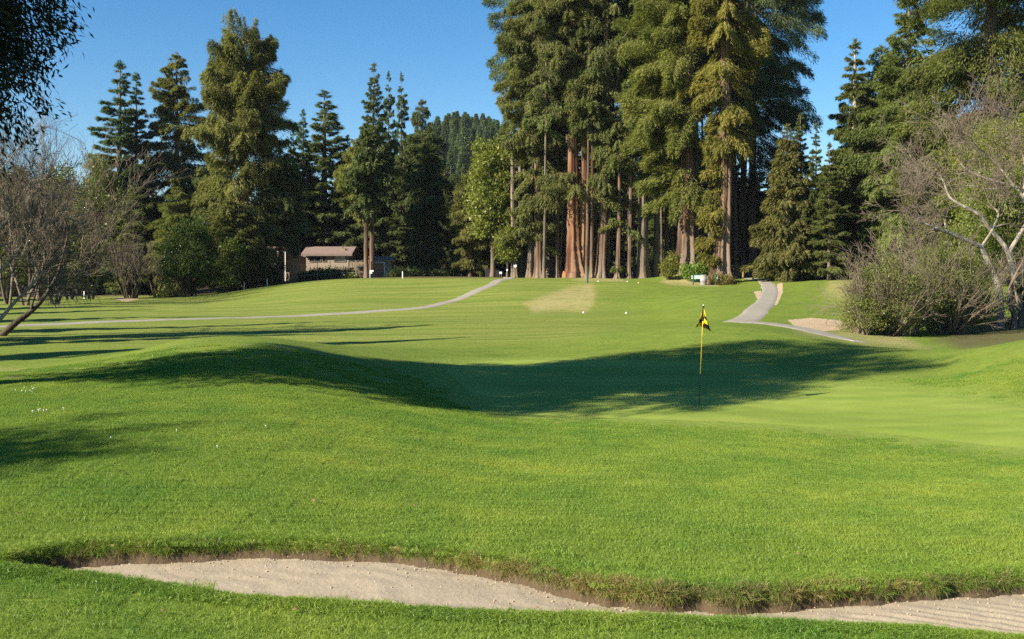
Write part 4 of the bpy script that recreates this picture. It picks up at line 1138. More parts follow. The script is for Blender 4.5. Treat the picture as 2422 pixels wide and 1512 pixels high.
    # left wood understorey
    for k, (px, w, top, d, col, lb) in enumerate([
        (40, 170, 395, 124, (.8, .85, .6), 'dull olive broadleaf tree at the left edge behind bare branches'),
        (150, 150, 400, 122, (.95, .98, .7), 'olive broadleaf tree behind the left bare trees'),
        (235, 120, 372, 121, (.95, 1.0, .68), 'mid green broadleaf tree under the blue green firs'),
        (-80, 180, 400, 125, (.8, .85, .6), 'dull olive broadleaf tree beyond the left edge')]):
        shrub(px, d, w, top, lb, col, 13000, 240 + k, name='broadleaf_tree', trunk=.1, L=.34, W=.2, cr=.6, ncl=120, group='broadleaf trees of the left wood')
    for k, (px, w, top, col) in enumerate([(30, 120, 612, (.55, .58, .42)), (110, 110, 622, (.6, .6, .45)), (175, 100, 616, (.7, .75, .5)), (235, 80, 640, (.5, .6, .4)), (-70, 140, 610, (.5, .55, .4))]):
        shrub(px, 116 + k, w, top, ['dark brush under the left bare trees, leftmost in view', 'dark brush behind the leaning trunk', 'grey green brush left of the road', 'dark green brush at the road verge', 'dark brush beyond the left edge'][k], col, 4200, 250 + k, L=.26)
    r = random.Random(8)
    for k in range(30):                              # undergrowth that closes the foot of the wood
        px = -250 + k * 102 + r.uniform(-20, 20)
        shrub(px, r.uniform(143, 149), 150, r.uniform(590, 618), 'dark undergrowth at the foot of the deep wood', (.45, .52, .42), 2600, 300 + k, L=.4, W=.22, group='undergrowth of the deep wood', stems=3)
broad_items()

def bare_trees():
    rg = random.Random(71)
    # leaning dark tree at the left edge with pale whips
    d = 46; x0, y0, z0 = at(-4, d)
    o = thing('bare_tree', 'dark bare trunk leaning right over the fairway at the left edge', 'tree', (x0, y0, z0))
    def lc(px, py, dy=0.0): return ((px - CX) / F * (d + dy) - x0, dy, (HY - py) / F * (d + dy) - z0)
    s = []
    limb(s, [(0, 0, -.1), lc(30, 770), lc(62, 746, .3), lc(105, 703, .6), lc(140, 640, 1.0), lc(160, 560, 1.5)], .17, .06, rg, True, 2, 2.0, maxl=4, kids=(2, 4), minr=.010)
    split_build(o, s, .09, 'bark_dark', 'twig_brown')
    d = 44; x0, y0, z0 = at(-70, d)
    o = thing('bare_tree', 'bare tree at the left edge with pale curving branches', 'tree', (x0, y0, z0))
    s = []
    limb(s, [(0, 0, -.1), lc(-60, 700), lc(-50, 600), lc(-40, 470, 1)], .16, .05, rg, True, 2, 2.4, maxl=4, kids=(3, 4), minr=.009)
    limb(s, [(0.1, 0, .1), lc(-10, 765), lc(30, 720), lc(60, 690), lc(95, 650), lc(106, 622), lc(104, 570)], .10, .03, rg, True, 1, 1.5, maxl=4, kids=(2, 4), minr=.009)
    limb(s, [lc(55, 695), lc(90, 672, .5), lc(130, 662, .7), lc(150, 665, .9)], .04, .015, rg, True, 1, 1.2, maxl=3, minr=.009)
    limb(s, [lc(-55, 690), lc(-10, 650, -.5), lc(30, 610, -.6), lc(50, 580, -.4), lc(68, 545, 0)], .09, .03, rg, True, 1, 1.5, maxl=4, kids=(2, 4), minr=.009)
    limb(s, [lc(-50, 600), lc(0, 585, .5), lc(36, 572, .8), lc(70, 575, 1)], .06, .02, rg, True, 1, 1.4, maxl=4, kids=(2, 4), minr=.009)
    limb(s, [lc(-45, 520), lc(0, 540, .5), lc(30, 500, .8), lc(60, 460, 1)], .07, .02, rg, True, 1, 1.6, maxl=4, kids=(2, 4), minr=.009)
    split_build(o, s, .05, 'bark_pale', 'twig')
    # multi stemmed bare trees behind
    for k, (px, dd, top, w, lb) in enumerate([(20, 92, 200, 5, 'tall bare tree at the left edge whose fine twigs reach the sky'), (95, 98, 235, 5, 'bare tree with twigs against the sky right of the dark leaf canopy'),
                                              (165, 104, 262, 4, 'bare tree nearest the blue green firs'), (-60, 88, 250, 5, 'bare tree half hidden beyond the left edge'), (215, 106, 450, 3, 'small bare tree beside the road verge'),
                                              (60, 84, 400, 4, 'low brown bare tree in the left thicket'), (130, 90, 440, 4, 'brown bare tree of the thicket above the leaning trunk'), (370, 110, 600, 3, 'spindly bare sapling right of the bare round shrub')]):
        x, y, z = at(px, dd); Hh = (HY - top) / F * dd - z
        o = thing('bare_tree', lb, 'tree', (x, y, z), 0, 'bare trees of the left thicket')
        s = []
        for j in range(w):
            a = rg.uniform(0, 6.28); e = rg.uniform(.1, .38)
            dv = np.array([math.cos(a) * math.sin(e), math.sin(a) * math.sin(e), math.cos(e)])
            grow(s, np.array([math.cos(a) * .2, math.sin(a) * .2, -.1]), dv, Hh * .42, .13, 0, rg, spread=.5, grav=.05, kids=(3, 4), wob=.12, maxl=4, minr=.011, shrink=.60, rk=.5)
        split_build(o, s, .06, 'bark_grey', 'twig_brown' if k not in (2, 4) else 'twig')
    # round bare shrub by the road
    x, y, z = at(310, 105)
    o = thing('bare_shrub', 'round pinkish grey bare shrub with a fan of upright stems', 'shrub', (x, y, z))
    s = []
    for j in range(26):
        a = rg.uniform(0, 6.28); e = abs(rg.gauss(0, .33)) + .05
        dv = np.array([math.cos(a) * math.sin(e), math.sin(a) * math.sin(e), math.cos(e)])
        grow(s, np.array([math.cos(a) * .55, math.sin(a) * .55, -.1]), dv, 3.0, .075, 0, rg, spread=.42, grav=.03, kids=(3, 4), wob=.10, maxl=3, minr=.012, shrink=.58)
    split_build(o, s, .04, 'bark_dark', 'twig')
    # white barked tree on the right
    d = 50; x0, y0, z0 = at(2378, d)
    o = thing('bare_tree', 'white barked bare tree arching left over the grey green bush', 'tree', (x0, y0, z0))
    def lc(px, py, dy=0.0): return ((px - CX) / F * (d + dy) - x0, dy, (HY - py) / F * (d + dy) - z0)
    s = []
    kw = dict(maxl=4, kids=(2, 4), minr=.008, spread=.62, wob=.2, grav=.03)
    limb(s, [(-.25, 0, -.1), lc(2366, 707), lc(2343, 631), lc(2321, 585)], .19, .13, rg, False)
    limb(s, [lc(2321, 585), lc(2282, 567, -.3), lc(2239, 549, -.6), lc(2210, 538, -.8), lc(2170, 520, -1), lc(2140, 492, -1)], .13, .03, rg, True, 1, 1.3, **kw)
    limb(s, [lc(2321, 585), lc(2350, 538, .2), lc(2361, 506, .3), lc(2340, 480, .3), lc(2325, 440, .4)], .07, .03, rg, True, 1, 1.3, **kw)
    limb(s, [lc(2350, 538, .2), lc(2385, 530, .3), lc(2425, 540, .4)], .05, .02, rg, True, 1, 1.2, **kw)
    limb(s, [lc(2239, 549, -.6), lc(2233, 520, -.6), lc(2210, 490, -.8), lc(2195, 460, -.8)], .05, .02, rg, True, 1, 1.2, **kw)
    split_build(o, s, .045, 'bark_pale', 'twig')
    d = 53; x0, y0, z0 = at(2410, d)
    o = thing('bare_tree', 'second white barked tree behind, its limbs high at the right edge', 'tree', (x0, y0, z0))
    s = []
    limb(s, [(0, 0, -.1), lc(2405, 700), lc(2385, 600), lc(2336, 535)], .17, .11, rg, False)
    limb(s, [lc(2336, 535), lc(2318, 509), lc(2275, 486), lc(2246, 466), lc(2225, 416), lc(2189, 398)], .12, .03, rg, True, 1, 1.5, **kw)
    limb(s, [lc(2385, 600), lc(2440, 500), lc(2420, 470), lc(2400, 441), lc(2343, 448), lc(2300, 440)], .11, .03, rg, True, 1, 1.5, **kw)
    limb(s, [lc(2400, 441), lc(2325, 420), lc(2279, 395), lc(2261, 366), lc(2245, 335)], .07, .025, rg, True, 1, 1.5, **kw)
    limb(s, [lc(2400, 441), lc(2350, 380), lc(2300, 335), lc(2292, 300)], .06, .02, rg, True, 1, 1.5, **kw)
    limb(s, [lc(2420, 470), lc(2425, 400), lc(2410, 340), lc(2380, 300)], .07, .02, rg, True, 1, 1.5, **kw)
    split_build(o, s, .045, 'bark_pale', 'twig')
    for k, (px, dd) in enumerate([(2398, 49), (2412, 50)]):
        x, y, z = at(px, dd)
        o = thing('bare_tree', ['dark lower trunk just right of the white barked tree', 'dark lower trunk at the right edge of the picture'][k], 'tree', (x, y, z))
        s = []
        grow(s, np.array([0, 0, -.1]), np.array([.05, .1, 1.0]), 2.6, .15, 0, rg, kids=(2, 3), maxl=3, minr=.01)
        split_build(o, s, .06, 'bark_grey', 'twig')
bare_trees()

# ------------------------------------------------------------------ the big bay tree at the left, just outside the picture
def bay(seed, loc, Hh, R, label, N=42000, low=.36, ncl=520, name='bay_tree'):
    r = rng_(seed)
    o = thing(name, label, 'tree', loc)
    tb, cm = MB(), MB()
    trunk_mesh(tb, [(0, 0, 0), (.3, .1, Hh * .3), (-.1, 0, Hh * .62)], .42, .18, 16, .5, .06, seed, 24)
    u = unit(r.normal(0, 1, (ncl, 3)))
    rr = .25 + .75 * r.uniform(0, 1, ncl) ** .42
    lump = 1 + .16 * np.sin(u[:, 0] * 4 + 1) + .14 * np.sin(u[:, 1] * 5 + u[:, 2] * 6)
    c = np.array([0, 0, Hh * (low + 1) / 2]); rad = np.array([R, R, Hh * (1 - low) / 2])
    cc = c + u * (rr * lump)[:, None] * rad
    # limbs and drooping twigs
    k = r.choice(ncl, 90, replace=False)
    b = np.c_[np.zeros(90), np.zeros(90), r.uniform(.28, .62, 90) * Hh]
    m = b * .45 + cc[k] * .55 + np.array([0, 0, .5])
    tb.prisms(b, m, np.full(90, .10), np.full(90, .06), 5); tb.prisms(m, cc[k], np.full(90, .06), np.full(90, .02), 4)
    i = r.integers(0, ncl, N)
    tw = unit(u * .7 + r.normal(0, .5, (ncl, 3)) + np.array([0, 0, -.35]))     # each clump is a spray round a drooping twig
    s = r.uniform(-.5, .75, N)
    p = cc[i] + tw[i] * s[:, None] + r.normal(0, .16, (N, 3))
    D = unit(tw[i] + r.normal(0, .6, (N, 3)) + np.array([0, 0, -.3]))
    S = unit(np.cross(D, r.normal(0, 1, (N, 3))))
    cm.leaves(p, D, S, r.uniform(.12, .21, N), r.uniform(.035, .055, N), np.clip(r.normal(.5, .25, N), 0, 1), .05)
    tb.prisms(cc - tw * .5, cc + tw * .75, np.full(ncl, .014), np.full(ncl, .006), 3)
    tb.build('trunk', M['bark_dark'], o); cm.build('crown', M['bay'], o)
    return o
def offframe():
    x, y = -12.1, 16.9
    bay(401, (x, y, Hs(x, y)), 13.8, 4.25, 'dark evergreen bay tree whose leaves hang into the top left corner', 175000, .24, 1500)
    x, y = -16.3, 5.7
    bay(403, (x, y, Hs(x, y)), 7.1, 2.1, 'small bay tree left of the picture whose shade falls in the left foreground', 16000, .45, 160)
    r = random.Random(12)
    for k, (px, d, tip, w, key) in enumerate([(-560, 31, -160, 150, 'red1'), (-700, 36, -60, 170, 'fir3'), (-330, 41, 0, 140, 'red2'), (-480, 45, 60, 150, 'fir3'), (-900, 29, -260, 260, 'red2'),
                                               (-700, 62, 200, 150, 'fir1'), (-480, 72, 300, 120, 'red1'), (-560, 53, 150, 110, 'fir3'), (-230, 84, 330, 90, 'fir1'), (-300, 95, 300, 120, 'red1')]):
        place(*P(key), px, tip, d, w, 'conifer beyond the left edge whose shadow crosses the fairway', 'conifers beyond the left edge', DARK)
offframe()

# ------------------------------------------------------------------ far hill with its wood
def far_hill():
    r = rng_(55)
    def hz(x, y):
        ridge = 18 + 46 * np.exp(-((x + 24) / 46) ** 2) + 6 * np.sin(x * .011 + 1)
        return -6 + ridge * sstep(330, 520, y) * (1 - .25 * sstep(560, 760, y)) + 1.5 * np.sin(x * .05) * np.sin(y * .04)
    xs, ys = np.linspace(-620, 620, 120), np.linspace(300, 780, 60)
    X, Y = np.meshgrid(xs, ys); Z = hz(X, Y)
    ii = np.arange(X.size).reshape(X.shape)
    Q = np.stack([ii[:-1, :-1], ii[:-1, 1:], ii[1:, 1:], ii[1:, :-1]], -1).reshape(-1, 4)
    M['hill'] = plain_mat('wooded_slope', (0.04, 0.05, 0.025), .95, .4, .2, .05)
    o = MB().add(np.stack([X, Y, Z], -1).reshape(-1, 3), Q).build('hill', M['hill'], smooth=True)
    tag(o, 'distant wooded hill between the left trees and the grove', 'hill', kind='structure')
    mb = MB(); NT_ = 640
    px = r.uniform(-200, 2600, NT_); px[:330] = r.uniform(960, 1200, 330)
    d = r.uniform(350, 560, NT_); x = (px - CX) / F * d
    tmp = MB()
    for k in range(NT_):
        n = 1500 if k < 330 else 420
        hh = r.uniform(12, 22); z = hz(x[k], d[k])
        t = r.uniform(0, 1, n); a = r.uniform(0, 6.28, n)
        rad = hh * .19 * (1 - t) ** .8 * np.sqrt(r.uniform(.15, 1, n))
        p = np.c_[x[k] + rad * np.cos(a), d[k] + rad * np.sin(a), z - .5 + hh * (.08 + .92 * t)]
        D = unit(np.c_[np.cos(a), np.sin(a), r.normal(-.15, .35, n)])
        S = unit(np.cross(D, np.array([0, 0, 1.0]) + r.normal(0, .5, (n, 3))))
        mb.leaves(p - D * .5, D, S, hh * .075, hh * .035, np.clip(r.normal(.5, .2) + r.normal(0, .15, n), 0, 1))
    o = mb.build('forest', M['conifer']); o.color = (.68, .88, .92, 1)  # bluish haze of distance is tinted into the foliage colour
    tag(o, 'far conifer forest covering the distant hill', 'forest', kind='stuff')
far_hill()

# ------------------------------------------------------------------ house and yard beyond the fairway
def pane_window(parent, c, w, h, rz=0, mull=1):
    f = MB()
    t = .07
    f.box((c[0], c[1], c[2] + h / 2 + t / 2), (w + 2 * t, .12, t)); f.box((c[0], c[1], c[2] - h / 2 - t / 2), (w + 2 * t, .12, t))
    f.box((c[0] - w / 2 - t / 2, c[1], c[2]), (t, .12, h)); f.box((c[0] + w / 2 + t / 2, c[1], c[2]), (t, .12, h))
    for k in range(mull):
        f.box((c[0] - w / 2 + w * (k + 1) / (mull + 1), c[1], c[2]), (.05, .08, h))
    fo = f.build('window', M['frame'], parent)
    MB().box((c[0], c[1] + .02, c[2]), (w, .02, h)).build('pane', M['glass'], fo)

def house():
    d = 131; s = d / F
    def Xp(px): return (px - CX) * s
    def Zp(py): return (HY - py) * s
    x0, x1 = Xp(722), Xp(826); xc = (x0 + x1) / 2; w = x1 - x0
    zb = Hs(xc, d); ze, zr = Zp(602) - zb, Zp(585) - zb
    o = thing('house', 'tan house with brown pink roof behind the hedge', 'house', (xc, d, zb))
    wb = MB(); wb.box((0, 3, ze / 2 - .2), (w - .2, 6, ze + .4)); wb.build('wall', M['tan_wall'], o)
    # lower wing to the left in shade
    wg = MB(); wg.box((-w / 2 - 1.9, 3.6, (ze - .3) / 2 - .2), (3.8, 5, ze - .3 + .4)); wg.build('wing_wall', M['tan_wall2'], o)
    rf = MB()
    ov = .45; hz_ = zr - ze
    for sgn in (-1, 1):
        ye = 3 - 3 - ov if sgn < 0 else 3 + 3 + ov
        P_ = [(-w / 2 - ov, ye, ze - .05), (w / 2 + ov, ye, ze - .05), (w / 2 + ov, 3, ze + hz_), (-w / 2 - ov, 3, ze + hz_)]
        v = np.array(P_ + [(a, b, c + .16) for a, b, c in P_])
        rf.add(v, [(3, 2, 1, 0), (4, 5, 6, 7), (0, 1, 5, 4), (1, 2, 6, 5), (2, 3, 7, 6), (3, 0, 4, 7)])
    ro = rf.build('roof', M['roof'], o)
    for xx in (-w / 2 + .1, w / 2 - .1):
        MB().add([(xx, 0, ze), (xx, 6, ze), (xx, 3, ze + hz_ - .02)], t=[(0, 1, 2)]).build('gable', M['tan_wall'], o)
    v = Xp(808) - xc
    MB().box((v, 1.2, ze + hz_ * .60), (.6, .5, .5)).build('chimney', M['fence_wood'], ro)
    MB().tube([(v - .1, 1.7, ze + hz_ * .6), (v - .1, 1.7, ze + hz_ * 1.5)], .05, 8).build('vent_pipe', M['dark_grey'], ro)
    wr = MB(); wr.box((-w / 2 - 1.9, 3.4, ze - .2), (4.2, 5.8, .2)); wr.build('wing_roof', M['roof'], o)
    for px, pw in ((745, 25), (767, 7), (804, 25)):
        pane_window(o, (Xp(px) - xc, -.03, Zp(612) - zb), pw * s, 13 * s, mull=1 if pw > 10 else 0)
    fb = MB(); fb.box((0, -.5, ze - .12), (w + .9, .06, .18)); fb.build('fascia', M['frame'], o)

    # neighbouring building at the left, in shade, with its deck
    d2 = 130; s2 = d2 / F
    xa, xb = (600 - CX) * s2, (668 - CX) * s2; xm = (xa + xb) / 2; z2 = Hs(xm, d2)
    o2 = thing('cabin', 'shaded brown cabin wall left of the white frame', 'house', (xm, d2, z2))
    hh = (HY - 588) * s2 - z2
    MB().box((0, 2.5, hh / 2 - .2), (xb - xa, 5, hh + .4)).build('wall', M['tan_wall2'], o2)
    MB().box((0, 2.4, hh + .12), (xb - xa + .7, 5.8, .24)).build('roof', M['roof'], o2)
    pane_window(o2, (.9, -.03, hh * .5), 1.5, 2.2, mull=1)
    for px in (603, 606):
        pass
    MB().box(((603 - CX) * s2 - xm, -.35, hh * .45), (.16, .16, hh * .9)).build('post', M['fence_wood'], o2)
    # tall white pipe frame
    d3 = 127; s3 = d3 / F
    xa, xb = (611 - CX) * s3, (675 - CX) * s3; xm = (xa + xb) / 2; z3 = Hs(xm, d3)
    o3 = thing('pipe_frame', 'tall white pipe frame standing before the brown cabin', 'frame', (xm, d3, z3))
    h3 = (HY - 596) * s3 - z3; q = (xb - xa) / 2
    MB().tube([(-q, 0, h3), (q, 0, h3)], .055, 8).build('crossbar', M['white_metal'], o3)
    for xx in (-q, q):
        MB().tube([(xx, 0, -.2), (xx, 0, h3)], .055, 8).build('post', M['white_metal'], o3)
    # deck railing
    d4 = 128; s4 = d4 / F; xc4 = (660 - CX) * s4; z4 = Hs(xc4, d4)
    o4 = thing('deck_railing', 'dark wooden deck railing under the white pipe frame', 'railing', (xc4, d4, z4))
    MB().box((0, 0, 1.15), (2.6, .09, .1)).build('top_rail', M['fence_wood'], o4)
    MB().box((0, 0, .3), (2.6, .07, .08)).build('bottom_rail', M['fence_wood'], o4)
    for k in range(9):
        MB().box((-1.25 + k * .3125, 0, .6), (.08, .06, 1.2)).build('baluster', M['fence_wood'], o4)
    # white slim trunk pole left of the house
    d5 = 121; x, y, z = at(707, d5)
    o5 = tag(MB().tube([(0, 0, -.2), (.05, 0, 2), (.1, 0, 4.2)], [.10, .08, .06], 8)  .build('post', M['bark_pale'], loc=(x, y, z)), 'slim pale post in the shade left of the house', 'post')
    # wire fence with posts in front of the hedge
    d6 = 117.5; s6 = d6 / F
    xa, xb = (690 - CX) * s6, (872 - CX) * s6; zb6 = Hs((xa + xb) / 2, d6)
    o6 = thing('wire_fence', 'thin wire fence with slim posts running before the hedge', 'fence', ((xa + xb) / 2, d6, zb6))
    n = 7; wdt = xb - xa
    for k in range(n):
        xx = -wdt / 2 + wdt * k / (n - 1); gz = Hs((xa + xb) / 2 + xx, d6) - zb6
        MB().tube([(xx, 0, gz - .2), (xx, 0, gz + 2.1)], .03, 6).build('post', M['fence_wood'], o6)
    wm = MB()
    for hgt in (2.05, 1.4, .7):
        for k in range(n - 1):
            xa_ = -wdt / 2 + wdt * k / (n - 1); xb_ = -wdt / 2 + wdt * (k + 1) / (n - 1)
            ga, gb = Hs((xa + xb) / 2 + xa_, d6) - zb6, Hs((xa + xb) / 2 + xb_, d6) - zb6
            wm.tube([(xa_, 0, ga + hgt), (xb_, 0, gb + hgt)], .012, 4)
    wm.build('wire', M['sign_grey'], o6)
    # brown shed with a white framed plank door
    d7 = 126; s7 = d7 / F; xc7 = (895 - CX) * s7; z7 = Hs(xc7, d7); hs = (HY - 618) * s7 - z7
    o7 = thing('shed', 'low shed with brown plank door in a pale frame', 'shed', (xc7, d7, z7))
    ws = 34 * s7
    MB().box((0, 1.6, hs / 2 - .1), (ws + 1.4, 3, hs + .2)).build('wall', M['tan_wall2'], o7)
    MB().box((0, .05, hs * .43), (26 * s7, .1, hs * .86)).build('door', M['brown_door'], o7)
    fr = MB(); dw = 26 * s7
    for sg in (-1, 1): fr.box((sg * (dw / 2 + .06), .04, hs * .45), (.12, .14, hs * .9))
    fr.box((0, .04, hs * .9 + .06), (dw + .24, .14, .12)); fr.build('door_frame', M['white_metal'], o7)
    v = np.array([(-ws / 2 - 1, -.4, hs + .02), (ws / 2 + 1, -.4, hs + .02), (ws / 2 + 1, 3.4, hs + .5), (-ws / 2 - 1, 3.4, hs + .5)])
    MB().add(np.r_[v, v + [0, 0, .14]], [(3, 2, 1, 0), (4, 5, 6, 7), (0, 1, 5, 4), (1, 2, 6, 5), (2, 3, 7, 6), (3, 0, 4, 7)]).build('roof', M['roof'], o7)
    # plank fence to its left
    d8 = 129; s8 = d8 / F; xa, xb = (828 - CX) * s8, (884 - CX) * s8; z8 = Hs((xa + xb) / 2, d8)
    o8 = thing('plank_fence', 'weathered plank fence between house and brown shed', 'fence', ((xa + xb) / 2, d8, z8))
    pb = MB(); k = 0
    for xx in np.arange(-(xb - xa) / 2, (xb - xa) / 2, .2):
        pb.box((xx, 0, .95 + .03 * math.sin(k * 2.1)), (.18, .03, 2.0)); k += 1
    pb.build('planks', M['fence_wood'], o8)
    MB().box((0, .05, 1.5), (xb - xa, .05, .1)).build('rail', M['fence_wood'], o8)
    # white board sign on a post at the lawn edge
    x, y, z = at(877, 112)
    o9 = thing('board_sign', 'small white board sign on a post before the brown shed', 'sign', (x, y, z))
    MB().box((-.08, 0, .4), (.08, .08, .95)).build('post', M['sign_grey'], o9)
    MB().box((.10, -.05, .80), (.42, .03, .16), bev=.01).build('board', M['white_metal'], o9)
    MB().box((.02, -.05, .58), (.26, .03, .14), bev=.01).build('lower_board', M['white_metal'], o9)
    # boundary stakes
    for k, (px, d, lb) in enumerate([(199, 108, 'white boundary stake at the lawn edge below the left wood'), (578, 110, 'white boundary stake beside the shaded shrub'), (632, 112, 'white boundary stake below the deck railing'), (952, 110, 'white boundary stake right of the brown shed')]):
        x, y, z = at(px, d)
        tag(MB().box((0, 0, .35), (.09, .09, .9), bev=.02).build('boundary_stake', M['white_metal'], loc=(x, y, z)), lb, 'stake', 'white boundary stakes')
house()

# ------------------------------------------------------------------ flagstick on the green
def flagstick():
    x, y, z = hit(1653, 960, 17)
    s = y / F
    top = ((1664 - 1653) * s, 0, (HY - 721) * s - z)
    o = thing('flagstick', 'yellow golf flagstick with black and yellow checkered flag on the green', 'flagstick', (x, y, z))
    def pt(f): return (top[0] * f, 0, top[2] * f)
    MB().tube([(0, 0, -.1), pt(.315)], .0080, 10).build('lower_pole', M['black_green'], o)
    MB().tube([pt(.3151), pt(.84)], .0085, 10).build('pole', M['yellow_paint'], o)
    MB().tube([pt(.8401), pt(.992)], .0185, 12).build('flag_sleeve', M['black_green'], o)
    MB().tube([pt(.9921), pt(1.0)], [.014, .009], 10).build('tip', M['white_metal'], o)
    tb = MB(); th = np.linspace(0, 2 * math.pi, 24)
    tb.tube(np.c_[.054 * np.cos(th), .054 * np.sin(th), np.full(24, .006)], .004, 5, cap=False); tb.build('cup_rim', M['white_metal'], o)
    # limp flag hanging in folds: two halves of the cloth fall either side of the pole
    m, nt = mat_new('checkered_cloth'); g = NT(nt)
    uvx, uvy = g.attr('fu'), g.attr('fv')
    cx = g.n('ShaderNodeCombineXYZ'); g.l(uvx, cx.inputs[0]); g.l(uvy, cx.inputs[1])
    ch = g.n('ShaderNodeTexChecker'); ch.inputs['Scale'].default_value = 1.0
    ch.inputs['Color1'].default_value = (.012, .012, .014, 1); ch.inputs['Color2'].default_value = (.80, .62, .03, 1)
    g.l(cx.outputs[0], ch.inputs['Vector'])
    df = g.n('ShaderNodeBsdfDiffuse'); tr = g.n('ShaderNodeBsdfTranslucent'); mx = g.n('ShaderNodeMixShader'); mx.inputs[0].default_value = .3
    g.l(ch.outputs[0], df.inputs[0]); g.l(ch.outputs[0], tr.inputs[0]); g.l(df.outputs[0], mx.inputs[1]); g.l(tr.outputs[0], mx.inputs[2]); g.out(mx.outputs[0])
    nu, nv = 60, 26
    U, Vv = np.meshgrid(np.linspace(0, 1, nu), np.linspace(0, 1, nv))      # U along the fly, V down the hoist
    # each column of cloth sags: outline read from the photograph (m, relative to the sleeve top)
    prof_u = [0, .2, .38, .5, .62, .8, 1.0]
    xo = np.interp(U, prof_u, [.016, .12, .20, .08, -.03, -.12, -.165])
    yo = np.interp(U, prof_u, [-.015, -.05, -.02, .04, .05, .02, -.02])
    ztop = np.interp(U, prof_u, [-.03, -.22, -.38, -.30, -.16, -.20, -.30])
    zbot = np.interp(U, prof_u, [-.40, -.46, -.535, -.46, -.40, -.41, -.435])
    k = Vv ** .9
    spread = .25 + .75 * Vv
    X = xo * spread + .012 * np.sin(U * 24 + Vv * 3) * Vv
    Y = yo * spread + .03 * np.sin(U * 17 + 1 + Vv * 2) * (.3 + Vv)
    Z = ztop * 0.55 * (1 - k) + zbot * k - .01
    ii = np.arange(nu * nv).reshape(nv, nu)
    Q = np.stack([ii[:-1, :-1], ii[:-1, 1:], ii[1:, 1:], ii[1:, :-1]], -1).reshape(-1, 4)
    tp = pt(.985)
    V3 = np.stack([X + tp[0] + Z * .03, Y - .02, Z + tp[2]], -1).reshape(-1, 3)
    f = MB().add(V3, Q).build('flag', m, o, smooth=True)
    for nm, a in (('fu', U * 5.0), ('fv', Vv * 4.0 + .02)):
        at_ = f.data.attributes.new(nm, 'FLOAT', 'POINT'); at_.data.foreach_set('value', a.ravel().astype('f4'))
    sol = f.modifiers.new('cloth_thickness', 'SOLIDIFY'); sol.thickness = .002
    # far flag beyond the right hand path
    x, y, z = at(1937, 118)
    o2 = thing('flagstick', 'tiny far flagstick with plain yellow flag before the right hand wood', 'flagstick', (x, y, z))
    MB().tube([(0, 0, -.1), (0, 0, 2.15)], .02, 8).build('pole', M['yellow_paint'], o2)
    vv = []
    for yy in (-.012, .012):
        vv += [(.02, yy, 2.12), (.16, yy + .03, 1.86), (.12, yy, 1.45), (.02, yy, 1.55)]
    MB().add(vv, [(0, 1, 2, 3), (7, 6, 5, 4), (0, 4, 5, 1), (1, 5, 6, 2), (2, 6, 7, 3), (3, 7, 4, 0)]).build('flag', M['yellow_paint'], o2)
flagstick()

